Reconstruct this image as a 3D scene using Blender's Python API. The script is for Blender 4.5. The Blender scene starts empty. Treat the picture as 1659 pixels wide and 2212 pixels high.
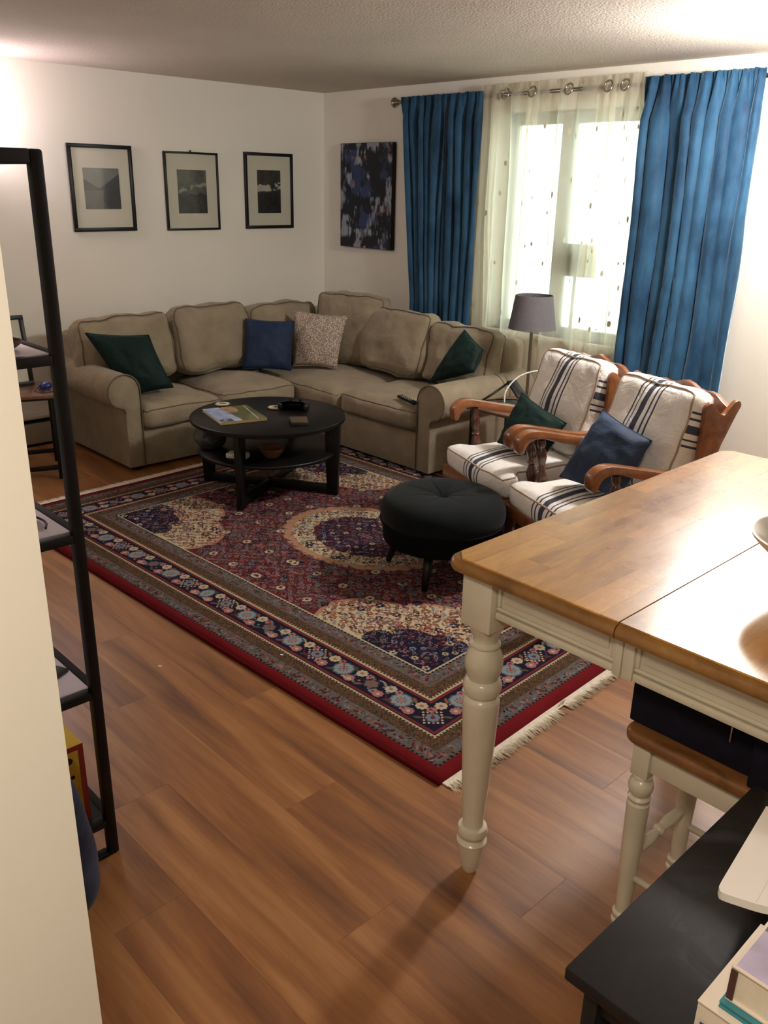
import bpy, bmesh, math, random
import numpy as np
from mathutils import Vector, Matrix, noise
R = math.radians
PI = math.pi
SC = bpy.context.scene
COL = SC.collection

# ------------------------------------------------------------------ camera
cam_d = bpy.data.cameras.new('camera'); cam = bpy.data.objects.new('camera', cam_d); COL.objects.link(cam)
cam_d.sensor_fit = 'HORIZONTAL'; cam_d.sensor_width = 36.0
cam_d.lens = 1866.0 / 1659.0 * 36.0
cam_d.clip_start = 0.02
_pit, _rol, _yaw = R(20.633), R(1.2145), R(-46.219)
_fw = Vector((math.sin(_yaw) * math.cos(_pit), math.cos(_yaw) * math.cos(_pit), -math.sin(_pit)))
_r0 = Vector((math.cos(_yaw), -math.sin(_yaw), 0)); _u0 = _r0.cross(_fw)
_r = math.cos(_rol) * _r0 + math.sin(_rol) * _u0; _u = -math.sin(_rol) * _r0 + math.cos(_rol) * _u0
cam.matrix_world = Matrix(((_r.x, _u.x, -_fw.x, 0), (_r.y, _u.y, -_fw.y, 0), (_r.z, _u.z, -_fw.z, 1.7), (0, 0, 0, 1)))
SC.camera = cam

# ------------------------------------------------------------------ world, exposure, lights
SC.view_settings.view_transform = 'Standard'; SC.view_settings.look = 'None'
SC.view_settings.gamma = 1.0; SC.view_settings.use_curve_mapping = False
SC.view_settings.exposure = 0.42
world = bpy.data.worlds.new('overcast_sky'); SC.world = world; world.use_nodes = True
_bg = world.node_tree.nodes['Background']
_bg.inputs[0].default_value = (0.93, 1.0, 0.94, 1); _bg.inputs[1].default_value = 4.6

def lamp_point(name, loc, watts, color, radius):
    l = bpy.data.lights.new(name, 'POINT'); l.energy = watts; l.color = color; l.shadow_soft_size = radius
    o = bpy.data.objects.new(name, l); o.location = loc; COL.objects.link(o); return o
LIGHT_DINING = dict(loc=(-1.66, 3.92, 2.20), watts=96, color=(1.0, 0.965, 0.94), radius=0.11)
LIGHT_TORCH = dict(loc=(-5.56, 1.95, 2.02), watts=11.5, color=(1.0, 0.90, 0.97), radius=0.09)
LIGHT_KITCHEN = dict(loc=(0.0, -0.25, 2.28), watts=20, color=(1.0, 0.88, 0.72))

# ------------------------------------------------------------------ materials
def srgb(c):
    o = []
    for v in c:
        v = v / 255.0
        o.append(v / 12.92 if v <= 0.04045 else ((v + 0.055) / 1.055) ** 2.4)
    return (o[0], o[1], o[2], 1.0)
class NT:
    def __init__(self, name):
        self.m = bpy.data.materials.new(name); self.m.use_nodes = True
        self.t = self.m.node_tree; self.n = self.t.nodes; self.b = self.n['Principled BSDF']
    def add(self, typ, **kw):
        nd = self.n.new(typ)
        for k, v in kw.items():
            if k.startswith('i_'): nd.inputs[k[2:].replace('_', ' ')].default_value = v
            else: setattr(nd, k, v)
        return nd
    def link(self, a, b): self.t.links.new(a, b)
    def ramp(self, fac, stops, interp='LINEAR'):
        r = self.n.new('ShaderNodeValToRGB'); r.color_ramp.interpolation = interp
        e = r.color_ramp.elements
        while len(e) < len(stops): e.new(0.5)
        for i, (p, c) in enumerate(stops):
            e[i].position = p; e[i].color = c if len(c) == 4 else srgb(c)
        self.link(fac, r.inputs[0]); return r.outputs[0]
    def coords(self, scale=(1, 1, 1), rand=False, src='Object'):
        tc = self.n.new('ShaderNodeTexCoord'); mp = self.n.new('ShaderNodeMapping')
        mp.inputs['Scale'].default_value = scale
        if rand:
            oi = self.n.new('ShaderNodeObjectInfo'); mu = self.n.new('ShaderNodeMath'); mu.operation = 'MULTIPLY'
            mu.inputs[1].default_value = 37.0; self.link(oi.outputs['Random'], mu.inputs[0])
            ad = self.n.new('ShaderNodeVectorMath'); ad.operation = 'ADD'
            self.link(tc.outputs[src], ad.inputs[0]); self.link(mu.outputs[0], ad.inputs[1]); self.link(ad.outputs[0], mp.inputs[0])
        else: self.link(tc.outputs[src], mp.inputs[0])
        return mp.outputs[0]
    def noise(self, vec, scale, detail=3, rough=0.5, dist=0.0):
        nz = self.n.new('ShaderNodeTexNoise'); nz.inputs['Scale'].default_value = scale
        nz.inputs['Detail'].default_value = detail; nz.inputs['Roughness'].default_value = rough
        nz.inputs['Distortion'].default_value = dist
        self.link(vec, nz.inputs['Vector']); return nz.outputs[0]
    def bump(self, h, strength, dist=0.01, prev=None):
        b = self.n.new('ShaderNodeBump'); b.inputs['Strength'].default_value = strength; b.inputs['Distance'].default_value = dist
        self.link(h, b.inputs['Height'])
        if prev is not None: self.link(prev, b.inputs['Normal'])
        self.link(b.outputs[0], self.b.inputs['Normal']); return b.outputs[0]
def base(name, c, rough=0.5, metal=0.0, var=0.08, vscale=6.0, bump=0.0, bscale=60.0, bdist=0.004, spec=0.5, sheen=0.0, coat=0.0):
    k = NT(name); c = srgb(c); v = k.coords()
    lo = tuple(x * (1 - var) for x in c[:3]) + (1,); hi = tuple(min(1, x * (1 + var)) for x in c[:3]) + (1,)
    k.link(k.ramp(k.noise(v, vscale), [(0.3, lo), (0.7, hi)]), k.b.inputs['Base Color'])
    k.b.inputs['Roughness'].default_value = rough; k.b.inputs['Metallic'].default_value = metal
    k.b.inputs['Specular IOR Level'].default_value = spec
    if sheen: k.b.inputs['Sheen Weight'].default_value = sheen; k.b.inputs['Sheen Roughness'].default_value = 0.4
    if coat: k.b.inputs['Coat Weight'].default_value = coat; k.b.inputs['Coat Roughness'].default_value = 0.12
    if bump: k.bump(k.noise(v, bscale, 4), bump, bdist)
    return k.m
M = {}
M['wall'] = base('painted_wall', (236, 231, 218), 0.72, var=0.025, vscale=1.2, bump=0.10, bscale=120, bdist=0.002, spec=0.25)
M['ceiling'] = base('stippled_ceiling', (208, 198, 186), 0.9, var=0.04, vscale=2.0, bump=0.5, bscale=90, bdist=0.008, spec=0.1)
M['trim'] = base('white_trim_paint', (215, 206, 190), 0.45, var=0.03)
M['cream'] = base('cream_paint', (214, 203, 180), 0.30, var=0.05, vscale=12, bump=0.05, bscale=30, coat=0.25)
M['black'] = base('black_lacquer', (13, 12, 12), 0.40, var=0.2, vscale=20, bump=0.05, spec=0.3)
M['black_metal'] = base('black_powder_metal', (11, 10, 11), 0.55, var=0.1, spec=0.3)
M['black_plastic'] = base('black_plastic', (12, 12, 14), 0.45, var=0.1, spec=0.35)
M['slot'] = base('dark_void', (14, 12, 10), 0.9)
M['heater'] = base('heater_enamel', (168, 158, 142), 0.4, var=0.04)
M['chrome'] = base('brushed_nickel', (178, 172, 162), 0.22, 1.0, var=0.05)
M['steel'] = base('steel_pole', (150, 146, 138), 0.3, 1.0, var=0.05)
M['white'] = base('white_plastic', (225, 222, 216), 0.4, var=0.02)
M['paper'] = base('page_block', (222, 210, 188), 0.8, var=0.05, vscale=40)
M['paper_white'] = base('notepad_paper', (240, 232, 222), 0.75, var=0.01)
M['ceramic'] = base('white_ceramic', (228, 224, 214), 0.18, var=0.02, coat=0.4)
M['mat_board'] = base('mat_board', (196, 192, 172), 0.6, var=0.02, spec=0.6, coat=0.5)
M['brass'] = base('brass', (190, 150, 80), 0.3, 1.0)
M['teal'] = base('teal_card', (60, 130, 140), 0.6)
M['bluecloth'] = base('blue_label', (50, 70, 140), 0.6)
M['brown_cloth'] = base('brown_band', (75, 45, 38), 0.8)
M['red'] = base('red_cloth', (165, 60, 55), 0.6)
M['leaf'] = base('leaf_green', (30, 78, 34), 0.4, var=0.35, vscale=18, bump=0.1)
M['pot'] = base('clay_pot', (150, 95, 70), 0.7, bump=0.1)
M['soil'] = base('soil', (45, 32, 24), 0.95, bump=0.8, bscale=40, bdist=0.01)
M['grey_shade'] = base('grey_lamp_fabric', (108, 106, 110), 0.85, var=0.05, vscale=30, bump=0.2, bscale=260, spec=0.2)
M['sage_shade'] = base('sage_lamp_fabric', (120, 128, 112), 0.85, var=0.08, vscale=30, spec=0.2)
M['fringe'] = base('cotton_fringe', (228, 218, 198), 0.9, var=0.12, vscale=60)
M['grey_metal'] = base('grey_window_metal', (150, 152, 140), 0.45, 0.2)
M['mustard'] = base('mustard_card', (205, 165, 50), 0.6, var=0.1, vscale=14)
M['olive_card'] = base('olive_card', (150, 132, 84), 0.6, var=0.15, vscale=30)
M['brick_red'] = base('brick_red_card', (150, 45, 30), 0.6)
M['indigo'] = base('indigo_box_fabric', (20, 18, 32), 0.8, var=0.2, vscale=30, bump=0.1, spec=0.2)

def fabric(name, c, var=0.12, sheen=0.15, weave=520, wr=0.25, spec=0.15, wscale=7):
    k = NT(name); c = srgb(c); v = k.coords(rand=True)
    n1 = k.noise(v, 9, 4); n2 = k.noise(v, weave, 2); n3 = k.noise(v, wscale, 5, 0.55, 0.4)
    lo = tuple(x * (1 - var) for x in c[:3]) + (1,); hi = tuple(min(1, x * (1 + var)) for x in c[:3]) + (1,)
    k.link(k.ramp(n1, [(0.3, lo), (0.7, hi)]), k.b.inputs['Base Color'])
    k.b.inputs['Roughness'].default_value = 0.92; k.b.inputs['Specular IOR Level'].default_value = spec
    k.b.inputs['Sheen Weight'].default_value = sheen
    p = k.bump(n3, wr, 0.03); k.bump(n2, 0.25, 0.002, p)
    return k.m
M['sofa'] = fabric('olive_grey_twill', (147, 134, 112), wr=0.6)
M['sofa_piping'] = fabric('sofa_piping', (104, 94, 76), wr=0.0)
M['ottoman'] = fabric('charcoal_wool', (17, 22, 24), var=0.15, sheen=0.05, wr=0.05)
M['ottoman_base'] = fabric('black_ottoman_band', (9, 9, 10), sheen=0.0, wr=0.0)
M['denim'] = fabric('dark_blue_weave', (34, 38, 66), var=0.5, weave=160, wr=0.2)
def velvet(name, c, c2, wr=0.35, sheen=0.6, tint=(1, 1, 1, 1)):
    k = NT(name); v = k.coords((1, 1, 0.45), rand=True)
    n1 = k.noise(v, 6, 4, 0.6); n3 = k.noise(v, 9, 4, 0.55, 0.6)
    k.link(k.ramp(n1, [(0.35, c), (0.68, c2)]), k.b.inputs['Base Color'])
    k.b.inputs['Roughness'].default_value = 0.65; k.b.inputs['Specular IOR Level'].default_value = 0.2
    k.b.inputs['Sheen Weight'].default_value = sheen; k.b.inputs['Sheen Roughness'].default_value = 0.35
    k.b.inputs['Sheen Tint'].default_value = tint
    k.bump(n3, wr, 0.02); return k.m
M['curtain'] = velvet('blue_velvet_curtain', (24, 54, 80), (52, 94, 126), 0.4, 1.0, srgb((176, 205, 228)))
M['v_green'] = velvet('bottle_green_velvet', (8, 30, 28), (14, 40, 37), 0.5, 0.18, srgb((70, 130, 110)))
M['v_blue'] = velvet('slate_blue_velvet', (46, 58, 80), (58, 72, 96), 0.5, 0.3, srgb((130, 150, 180)))
M['v_navy'] = velvet('blue_velvet_cushion', (30, 44, 70), (38, 54, 82), 0.4, 0.25, srgb((110, 140, 190)))

def leopard():
    k = NT('leopard_jacquard'); v = k.coords()
    vo = k.add('ShaderNodeTexVoronoi', feature='DISTANCE_TO_EDGE'); vo.inputs['Scale'].default_value = 66; k.link(v, vo.inputs['Vector'])
    c = k.ramp(vo.outputs[0], [(0.0, (140, 122, 108)), (0.12, (150, 132, 116)), (0.2, (206, 192, 176)), (1.0, (186, 168, 152))])
    k.link(c, k.b.inputs['Base Color']); k.b.inputs['Roughness'].default_value = 0.8
    k.bump(vo.outputs[0], 0.3, 0.004); return k.m
M['leopard'] = leopard()
def wood(name, c1, c2, c3, scale=(2, 22, 22), rough=0.35, coat=0.3, rand=True, nz=3.0, bands=0.5):
    k = NT(name); v = k.coords(scale, rand)
    n = k.noise(v, nz, 5, 0.55, bands); n2 = k.noise(v, nz * 9, 3)
    a = k.ramp(n, [(0.28, c1), (0.5, c2), (0.74, c3)])
    mx = k.add('ShaderNodeMixRGB', blend_type='MULTIPLY'); mx.inputs[0].default_value = 0.35
    k.link(a, mx.inputs[1]); k.link(k.ramp(n2, [(0.3, (200, 190, 180)), (0.7, (255, 255, 255))]), mx.inputs[2])
    k.link(mx.outputs[0], k.b.inputs['Base Color']); k.b.inputs['Roughness'].default_value = rough
    k.b.inputs['Coat Weight'].default_value = coat; k.b.inputs['Coat Roughness'].default_value = 0.25
    k.bump(n2, 0.04, 0.002); return k
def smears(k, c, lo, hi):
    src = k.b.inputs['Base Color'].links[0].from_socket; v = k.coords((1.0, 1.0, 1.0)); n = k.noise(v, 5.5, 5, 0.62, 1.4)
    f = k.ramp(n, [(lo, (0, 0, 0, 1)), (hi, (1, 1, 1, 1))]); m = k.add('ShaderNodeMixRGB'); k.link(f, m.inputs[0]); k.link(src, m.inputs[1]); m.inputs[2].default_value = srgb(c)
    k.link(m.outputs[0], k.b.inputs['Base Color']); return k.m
k = wood('floor_laminate', (104, 64, 38), (150, 99, 57), (184, 132, 82), (0.55, 6.5, 1), 0.40, 0.10, True, 1.7, 0.5); M['floor'] = k.m
def stave(name, rough):
    k = wood(name, (168, 112, 46), (208, 150, 70), (226, 172, 92), (3.0, 0.8, 3), rough, 0.45, True, 3.0, 0.7)
    oi = k.add('ShaderNodeObjectInfo'); hs = k.add('ShaderNodeHueSaturation')
    src = k.b.inputs['Base Color'].links[0].from_socket
    mr = k.add('ShaderNodeMapRange'); mr.inputs['To Min'].default_value = 0.78; mr.inputs['To Max'].default_value = 1.16
    k.link(oi.outputs['Random'], mr.inputs[0]); k.link(mr.outputs[0], hs.inputs['Value']); k.link(src, hs.inputs['Color'])
    k.link(hs.outputs[0], k.b.inputs['Base Color'])
    sm = k.noise(k.coords((1, 1, 1), src='Object'), 6, 4, 0.6)
    r = k.ramp(sm, [(0.15, (rough * 0.8,) * 3 + (1,)), (0.85, (rough * 1.3,) * 3 + (1,))]); k.link(r, k.b.inputs['Roughness']); k.b.inputs['Coat Roughness'].default_value = 0.20
    return k.m
M['stave'] = stave('oak_butcher_block', 0.27)
M['oak_edge'] = wood('oak_edge', (122, 84, 38), (150, 106, 52), (170, 124, 64), (3, 3, 3), 0.3, 0.4, True, 3).m
M['chair_wood'] = wood('varnished_maple', (116, 70, 42), (146, 92, 56), (168, 112, 70), (5, 5, 5), 0.28, 0.5, True, 3).m
M['chair_wood_dark'] = wood('dark_varnished_wood', (62, 34, 24), (84, 48, 32), (104, 62, 42), (5, 5, 5), 0.25, 0.5, True, 3).m
M['end_wood'] = wood('reddish_table_wood', (92, 62, 46), (116, 80, 60), (136, 96, 72), (4, 4, 4), 0.35, 0.3, True, 3).m
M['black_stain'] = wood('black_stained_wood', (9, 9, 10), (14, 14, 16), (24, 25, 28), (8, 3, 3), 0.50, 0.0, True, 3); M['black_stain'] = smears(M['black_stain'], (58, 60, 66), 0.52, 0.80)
M['stool_wood'] = wood('stool_seat_wood', (104, 64, 32), (132, 86, 46), (152, 102, 58), (3, 9, 3), 0.3, 0.4, True, 3).m

def stripes(name, axis):
    # cream canvas with one band of charcoal ticking stripes across the middle, and stripes running round the side boxing
    k = NT(name); tc = k.add('ShaderNodeTexCoord'); sp = k.add('ShaderNodeSeparateXYZ'); k.link(tc.outputs['Object'], sp.inputs[0])
    W_, D_ = (238, 233, 226), (72, 76, 90)
    def lines(sock, off):
        ab = k.add('ShaderNodeMath', operation='MULTIPLY_ADD'); ab.inputs[1].default_value = 2.0; ab.inputs[2].default_value = 0.5 + off; k.link(sock, ab.inputs[0])
        st = [(0.0, W_), (0.335, D_), (0.352, W_), (0.388, D_), (0.406, W_), (0.452, D_), (0.520, W_), (0.566, D_), (0.584, W_), (0.620, D_), (0.637, W_)]
        return k.ramp(ab.outputs[0], st, 'CONSTANT')
    c1 = lines(sp.outputs[0], 0.0); c2 = lines(sp.outputs[1], -0.18)
    ax = k.add('ShaderNodeMath', operation='ABSOLUTE'); k.link(sp.outputs[0], ax.inputs[0])
    gt = k.add('ShaderNodeMath', operation='GREATER_THAN'); gt.inputs[1].default_value = 0.247; k.link(ax.outputs[0], gt.inputs[0])
    mx = k.add('ShaderNodeMixRGB'); k.link(gt.outputs[0], mx.inputs[0]); k.link(c1, mx.inputs[1]); k.link(c2, mx.inputs[2])
    k.link(mx.outputs[0] if axis == 1 else c1, k.b.inputs['Base Color']); k.b.inputs['Roughness'].default_value = 0.9; k.b.inputs['Specular IOR Level'].default_value = 0.15
    v = k.coords((1, 1, 1), rand=True); p = k.bump(k.noise(v, 10, 4, 0.55, 1.2), 0.6, 0.02); k.bump(k.noise(v, 600, 2), 0.2, 0.001, p)
    return k.m
M['stripe_back'] = stripes('striped_canvas_back', 1)
M['stripe'] = stripes('striped_canvas', 0)
M['canvas_piping'] = fabric('canvas_piping', (168, 146, 130), wr=0.0)

def sheer():
    k = NT('sheer_voile'); k.n.remove(k.b); out = k.n['Material Output']
    tr = k.add('ShaderNodeBsdfTransparent'); tr.inputs[0].default_value = (1, 0.99, 0.95, 1)
    df = k.add('ShaderNodeBsdfDiffuse'); df.inputs[0].default_value = srgb((236, 228, 212))
    tl = k.add('ShaderNodeBsdfTranslucent'); tl.inputs[0].default_value = srgb((244, 240, 226))
    m1 = k.add('ShaderNodeMixShader'); m1.inputs[0].default_value = 0.6; k.link(df.outputs[0], m1.inputs[1]); k.link(tl.outputs[0], m1.inputs[2])
    # embroidered leaves: stretched voronoi cells, kept only on some cells
    v = k.coords((1.4, .8, 1), src='UV')
    vo = k.add('ShaderNodeTexVoronoi'); vo.inputs['Scale'].default_value = 10.0; vo.inputs['Randomness'].default_value = 0.75; k.link(v, vo.inputs['Vector'])
    lt = k.add('ShaderNodeMath', operation='LESS_THAN'); lt.inputs[1].default_value = 0.15; k.link(vo.outputs['Distance'], lt.inputs[0])
    fr = k.add('ShaderNodeLayerWeight'); fr.inputs[0].default_value = 0.35
    ma = k.add('ShaderNodeMath', operation='MULTIPLY_ADD'); ma.inputs[1].default_value = 0.55; ma.inputs[2].default_value = 0.42
    k.link(fr.outputs['Facing'], ma.inputs[0])
    ad = k.add('ShaderNodeMath', operation='MULTIPLY_ADD'); ad.inputs[1].default_value = 0.56; ad.use_clamp = True
    k.link(lt.outputs[0], ad.inputs[0]); k.link(ma.outputs[0], ad.inputs[2])
    dk = k.add('ShaderNodeBsdfDiffuse'); dk.inputs[0].default_value = srgb((184, 176, 150)); m3 = k.add('ShaderNodeMixShader')
    k.link(lt.outputs[0], m3.inputs[0]); k.link(m1.outputs[0], m3.inputs[1]); k.link(dk.outputs[0], m3.inputs[2])
    m2 = k.add('ShaderNodeMixShader'); k.link(ad.outputs[0], m2.inputs[0]); k.link(tr.outputs[0], m2.inputs[1]); k.link(m3.outputs[0], m2.inputs[2])
    k.link(m2.outputs[0], out.inputs[0]); return k.m
M['sheer'] = sheer()
def sheer_band():
    k = NT('sheer_header'); k.n.remove(k.b); out = k.n['Material Output']
    tr = k.add('ShaderNodeBsdfTransparent'); df = k.add('ShaderNodeBsdfDiffuse'); df.inputs[0].default_value = srgb((220, 210, 192))
    m2 = k.add('ShaderNodeMixShader'); m2.inputs[0].default_value = 0.8; k.link(tr.outputs[0], m2.inputs[1]); k.link(df.outputs[0], m2.inputs[2])
    k.link(m2.outputs[0], out.inputs[0]); return k.m
M['sheer_band'] = sheer_band()
def glass(name, tint=(0.93, 0.97, 0.95, 1), rough=0.02):
    k = NT(name); k.n.remove(k.b); out = k.n['Material Output']
    tr = k.add('ShaderNodeBsdfTransparent'); tr.inputs[0].default_value = tint
    gl = k.add('ShaderNodeBsdfGlossy'); gl.inputs['Roughness'].default_value = rough
    fr = k.add('ShaderNodeFresnel'); fr.inputs[0].default_value = 1.5
    m = k.add('ShaderNodeMixShader'); k.link(fr.outputs[0], m.inputs[0]); k.link(tr.outputs[0], m.inputs[1]); k.link(gl.outputs[0], m.inputs[2])
    k.link(m.outputs[0], out.inputs[0]); return k.m
M['glass'] = glass('window_glass')
def paint_reflection():
    k = NT('reflection_painted_glass'); k.b.inputs['Base Color'].default_value = srgb((206, 194, 204)); k.b.inputs['Roughness'].default_value = 0.10  # opaque pale lilac colour stands in for wall and lamp reflected in the glass
    k.b.inputs['Transmission Weight'].default_value = 0.0; k.b.inputs['Coat Weight'].default_value = 1.0; return k.m
M['reflection_painted_glass'] = paint_reflection()
def glow(name, c, s):
    k = NT(name); k.b.inputs['Base Color'].default_value = srgb(c); k.b.inputs['Emission Color'].default_value = srgb(c); k.b.inputs['Emission Strength'].default_value = s; return k.m
M['glow_warm'] = glow('lit_glass_warm', (255, 236, 205), 3.0)
M['glow_pink'] = glow('lit_glass_cool', (255, 228, 232), 3.0)

def img_mat(name, arr, rough=0.8, src='UV', bump=0.0, spec=0.3, coat=0.0):
    h, w = arr.shape[:2]
    im = bpy.data.images.new(name, w, h); px = np.ones((h, w, 4), np.float32); px[..., :3] = np.clip(arr, 0, 1)
    im.pixels.foreach_set(px.ravel()); im.update(); im.pack()
    k = NT(name); tx = k.add('ShaderNodeTexImage'); tx.image = im; tx.extension = 'EXTEND'
    tc = k.add('ShaderNodeTexCoord'); k.link(tc.outputs[src], tx.inputs[0])
    k.link(tx.outputs[0], k.b.inputs['Base Color']); k.b.inputs['Roughness'].default_value = rough
    k.b.inputs['Specular IOR Level'].default_value = spec
    if coat: k.b.inputs['Coat Weight'].default_value = coat; k.b.inputs['Coat Roughness'].default_value = 0.05
    if bump:
        v = k.coords((1, 1, 1)); k.bump(k.noise(v, 420, 2), bump, 0.003)
    return k.m

# ------------------------------------------------------------------ object helpers
def tag(o, label=None, cat=None, group=None, kind=None):
    if label: o['label'] = label
    if cat: o['category'] = cat
    if group: o['group'] = group
    if kind: o['kind'] = kind
    return o
def thing(name, label, cat, loc=(0, 0, 0), rz=0.0, group=None):
    o = bpy.data.objects.new(name, None); COL.objects.link(o); o.location = loc; o.rotation_euler = (0, 0, rz)
    o.empty_display_size = 0.1
    return tag(o, label, cat, group)
def link_mesh(name, me, mat, parent=None, smooth=True, loc=None, rot=None):
    o = bpy.data.objects.new(name, me); COL.objects.link(o)
    if mat is not None and not me.materials: me.materials.append(mat)
    if smooth:
        for p in me.polygons: p.use_smooth = True
    if parent is not None: o.parent = parent
    if loc: o.location = loc
    if rot: o.rotation_euler = rot
    return o
def finish(name, bm, mat, parent=None, smooth=False, loc=None, rot=None, auto=None):
    bmesh.ops.recalc_face_normals(bm, faces=bm.faces)
    me = bpy.data.meshes.new(name); bm.to_mesh(me); bm.free()
    o = link_mesh(name, me, mat, parent, smooth, loc, rot)
    if auto:
        me.polygons.foreach_set('use_smooth', [True] * len(me.polygons))
        try: me.set_sharp_from_angle(angle=R(auto))
        except Exception: pass
    return o
def bx(bm, lo, hi, bev=0.0, mtx=None, seg=2):
    r = bmesh.ops.create_cube(bm, size=1.0); vs = r['verts']
    for v in vs:
        v.co = Vector([(lo[i] + hi[i]) / 2 + v.co[i] * (hi[i] - lo[i]) for i in range(3)])
    if bev > 0:
        es = list({e for v in vs for e in v.link_edges})
        g = bmesh.ops.bevel(bm, geom=es, offset=bev, segments=seg, affect='EDGES', profile=0.5)
        vs = list({v for f in g['faces'] for v in f.verts} | {v for v in vs if v.is_valid})
        # collect the whole island
        seen = set(vs); st = list(vs)
        while st:
            a = st.pop()
            for e in a.link_edges:
                b = e.other_vert(a)
                if b not in seen: seen.add(b); st.append(b)
        vs = list(seen)
    if mtx is not None:
        for v in vs: v.co = mtx @ v.co
    return vs
def box(name, lo, hi, mat, parent=None, bev=0.003, mtx=None):
    bm = bmesh.new(); bx(bm, lo, hi, bev, mtx); return finish(name, bm, mat, parent, auto=40)
def lathe(bm, prof, seg=24, c=(0, 0, 0), mtx=None):
    rings = []
    for r, z in prof:
        if r < 1e-5: rings.append([bm.verts.new((c[0], c[1], c[2] + z))])
        else: rings.append([bm.verts.new((c[0] + r * math.cos(2 * PI * i / seg), c[1] + r * math.sin(2 * PI * i / seg), c[2] + z)) for i in range(seg)])
    for a, b in zip(rings, rings[1:]):
        for i in range(seg):
            j = (i + 1) % seg
            if len(a) == 1 and len(b) == 1: continue
            if len(a) == 1: bm.faces.new((a[0], b[i], b[j]))
            elif len(b) == 1: bm.faces.new((a[i], a[j], b[0]))
            else: bm.faces.new((a[i], a[j], b[j], b[i]))
    if len(rings[0]) > 1: bm.faces.new(rings[0][::-1])
    if len(rings[-1]) > 1: bm.faces.new(rings[-1])
    if mtx is not None:
        for rg in rings:
            for v in rg: v.co = mtx @ v.co
def lathe_obj(name, prof, mat, parent=None, seg=24, c=(0, 0, 0), mtx=None, auto=50):
    bm = bmesh.new(); lathe(bm, prof, seg, c, mtx); return finish(name, bm, mat, parent, auto=auto)
def tube(bm, pts, rad, seg=8, closed=False, flat=1.0):
    pts = [Vector(p) for p in pts]; n = len(pts); rings = []; up = Vector((0, 0, 1)); prev = None
    for i in range(n):
        if closed: t = pts[(i + 1) % n] - pts[i - 1]
        else: t = pts[min(i + 1, n - 1)] - pts[max(i - 1, 0)]
        if t.length < 1e-9: t = Vector((0, 0, 1))
        t.normalize()
        if prev is None:
            a = up if abs(t.dot(up)) < 0.95 else Vector((1, 0, 0)); nn = t.cross(a).normalized()
        else:
            nn = (prev - t * prev.dot(t))
            nn = nn.normalized() if nn.length > 1e-6 else t.orthogonal().normalized()
        prev = nn; bb = t.cross(nn)
        r = rad[i] if isinstance(rad, (list, tuple)) else rad
        rings.append([bm.verts.new(pts[i] + nn * r * math.cos(2 * PI * k / seg) + bb * r * flat * math.sin(2 * PI * k / seg)) for k in range(seg)])
    m = n if closed else n - 1
    for i in range(m):
        a, b = rings[i], rings[(i + 1) % n]
        for k in range(seg):
            j = (k + 1) % seg; bm.faces.new((a[k], a[j], b[j], b[k]))
    if not closed:
        bm.faces.new(rings[0][::-1]); bm.faces.new(rings[-1])
def tube_obj(name, pts, rad, mat, parent=None, seg=8, closed=False):
    bm = bmesh.new(); tube(bm, pts, rad, seg, closed); return finish(name, bm, mat, parent, smooth=True)
def prism(bm, poly, a, b, mtx):
    # poly: list of (p,q); extruded from a to b along the third axis; mtx maps (t,p,q) to local
    v0 = [bm.verts.new(mtx @ Vector((a, p, q))) for p, q in poly]; v1 = [bm.verts.new(mtx @ Vector((b, p, q))) for p, q in poly]
    n = len(poly); bm.faces.new(v0); bm.faces.new(v1[::-1])
    for i in range(n):
        j = (i + 1) % n; bm.faces.new((v0[i], v0[j], v1[j], v1[i]))
def prism_obj(name, poly, a, b, mat, parent=None, mtx=Matrix.Identity(4), bev=0.004, auto=40):
    bm = bmesh.new(); prism(bm, poly, a, b, mtx)
    bmesh.ops.recalc_face_normals(bm, faces=bm.faces)
    if bev:
        es = [e for e in bm.edges if len(e.link_faces) == 2 and e.calc_face_angle(0) > R(35)]
        bmesh.ops.bevel(bm, geom=es, offset=bev, segments=2, affect='EDGES', profile=0.5)
    return finish(name, bm, mat, parent, auto=auto)
def smooth_curve(pts, n=6, closed=False):
    P = [Vector(p) for p in pts]; out = []; m = len(P)
    rng = range(m) if closed else range(m - 1)
    for i in rng:
        p1, p2 = P[i], P[(i + 1) % m]
        p0 = P[i - 1] if (closed or i > 0) else p1
        p3 = P[(i + 2) % m] if (closed or i + 2 < m) else p2
        for k in range(n):
            t = k / n
            out.append(0.5 * ((2 * p1) + (p2 - p0) * t + (2 * p0 - 5 * p1 + 4 * p2 - p3) * t * t + (3 * p1 - p0 - 3 * p2 + p3) * t ** 3))
    if not closed: out.append(P[-1])
    return out
def dup_tree(o, parent=None):
    c = o.copy(); COL.objects.link(c)
    if parent is not None: c.parent = parent
    for ch in list(o.children): dup_tree(ch, c)
    return c

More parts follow.
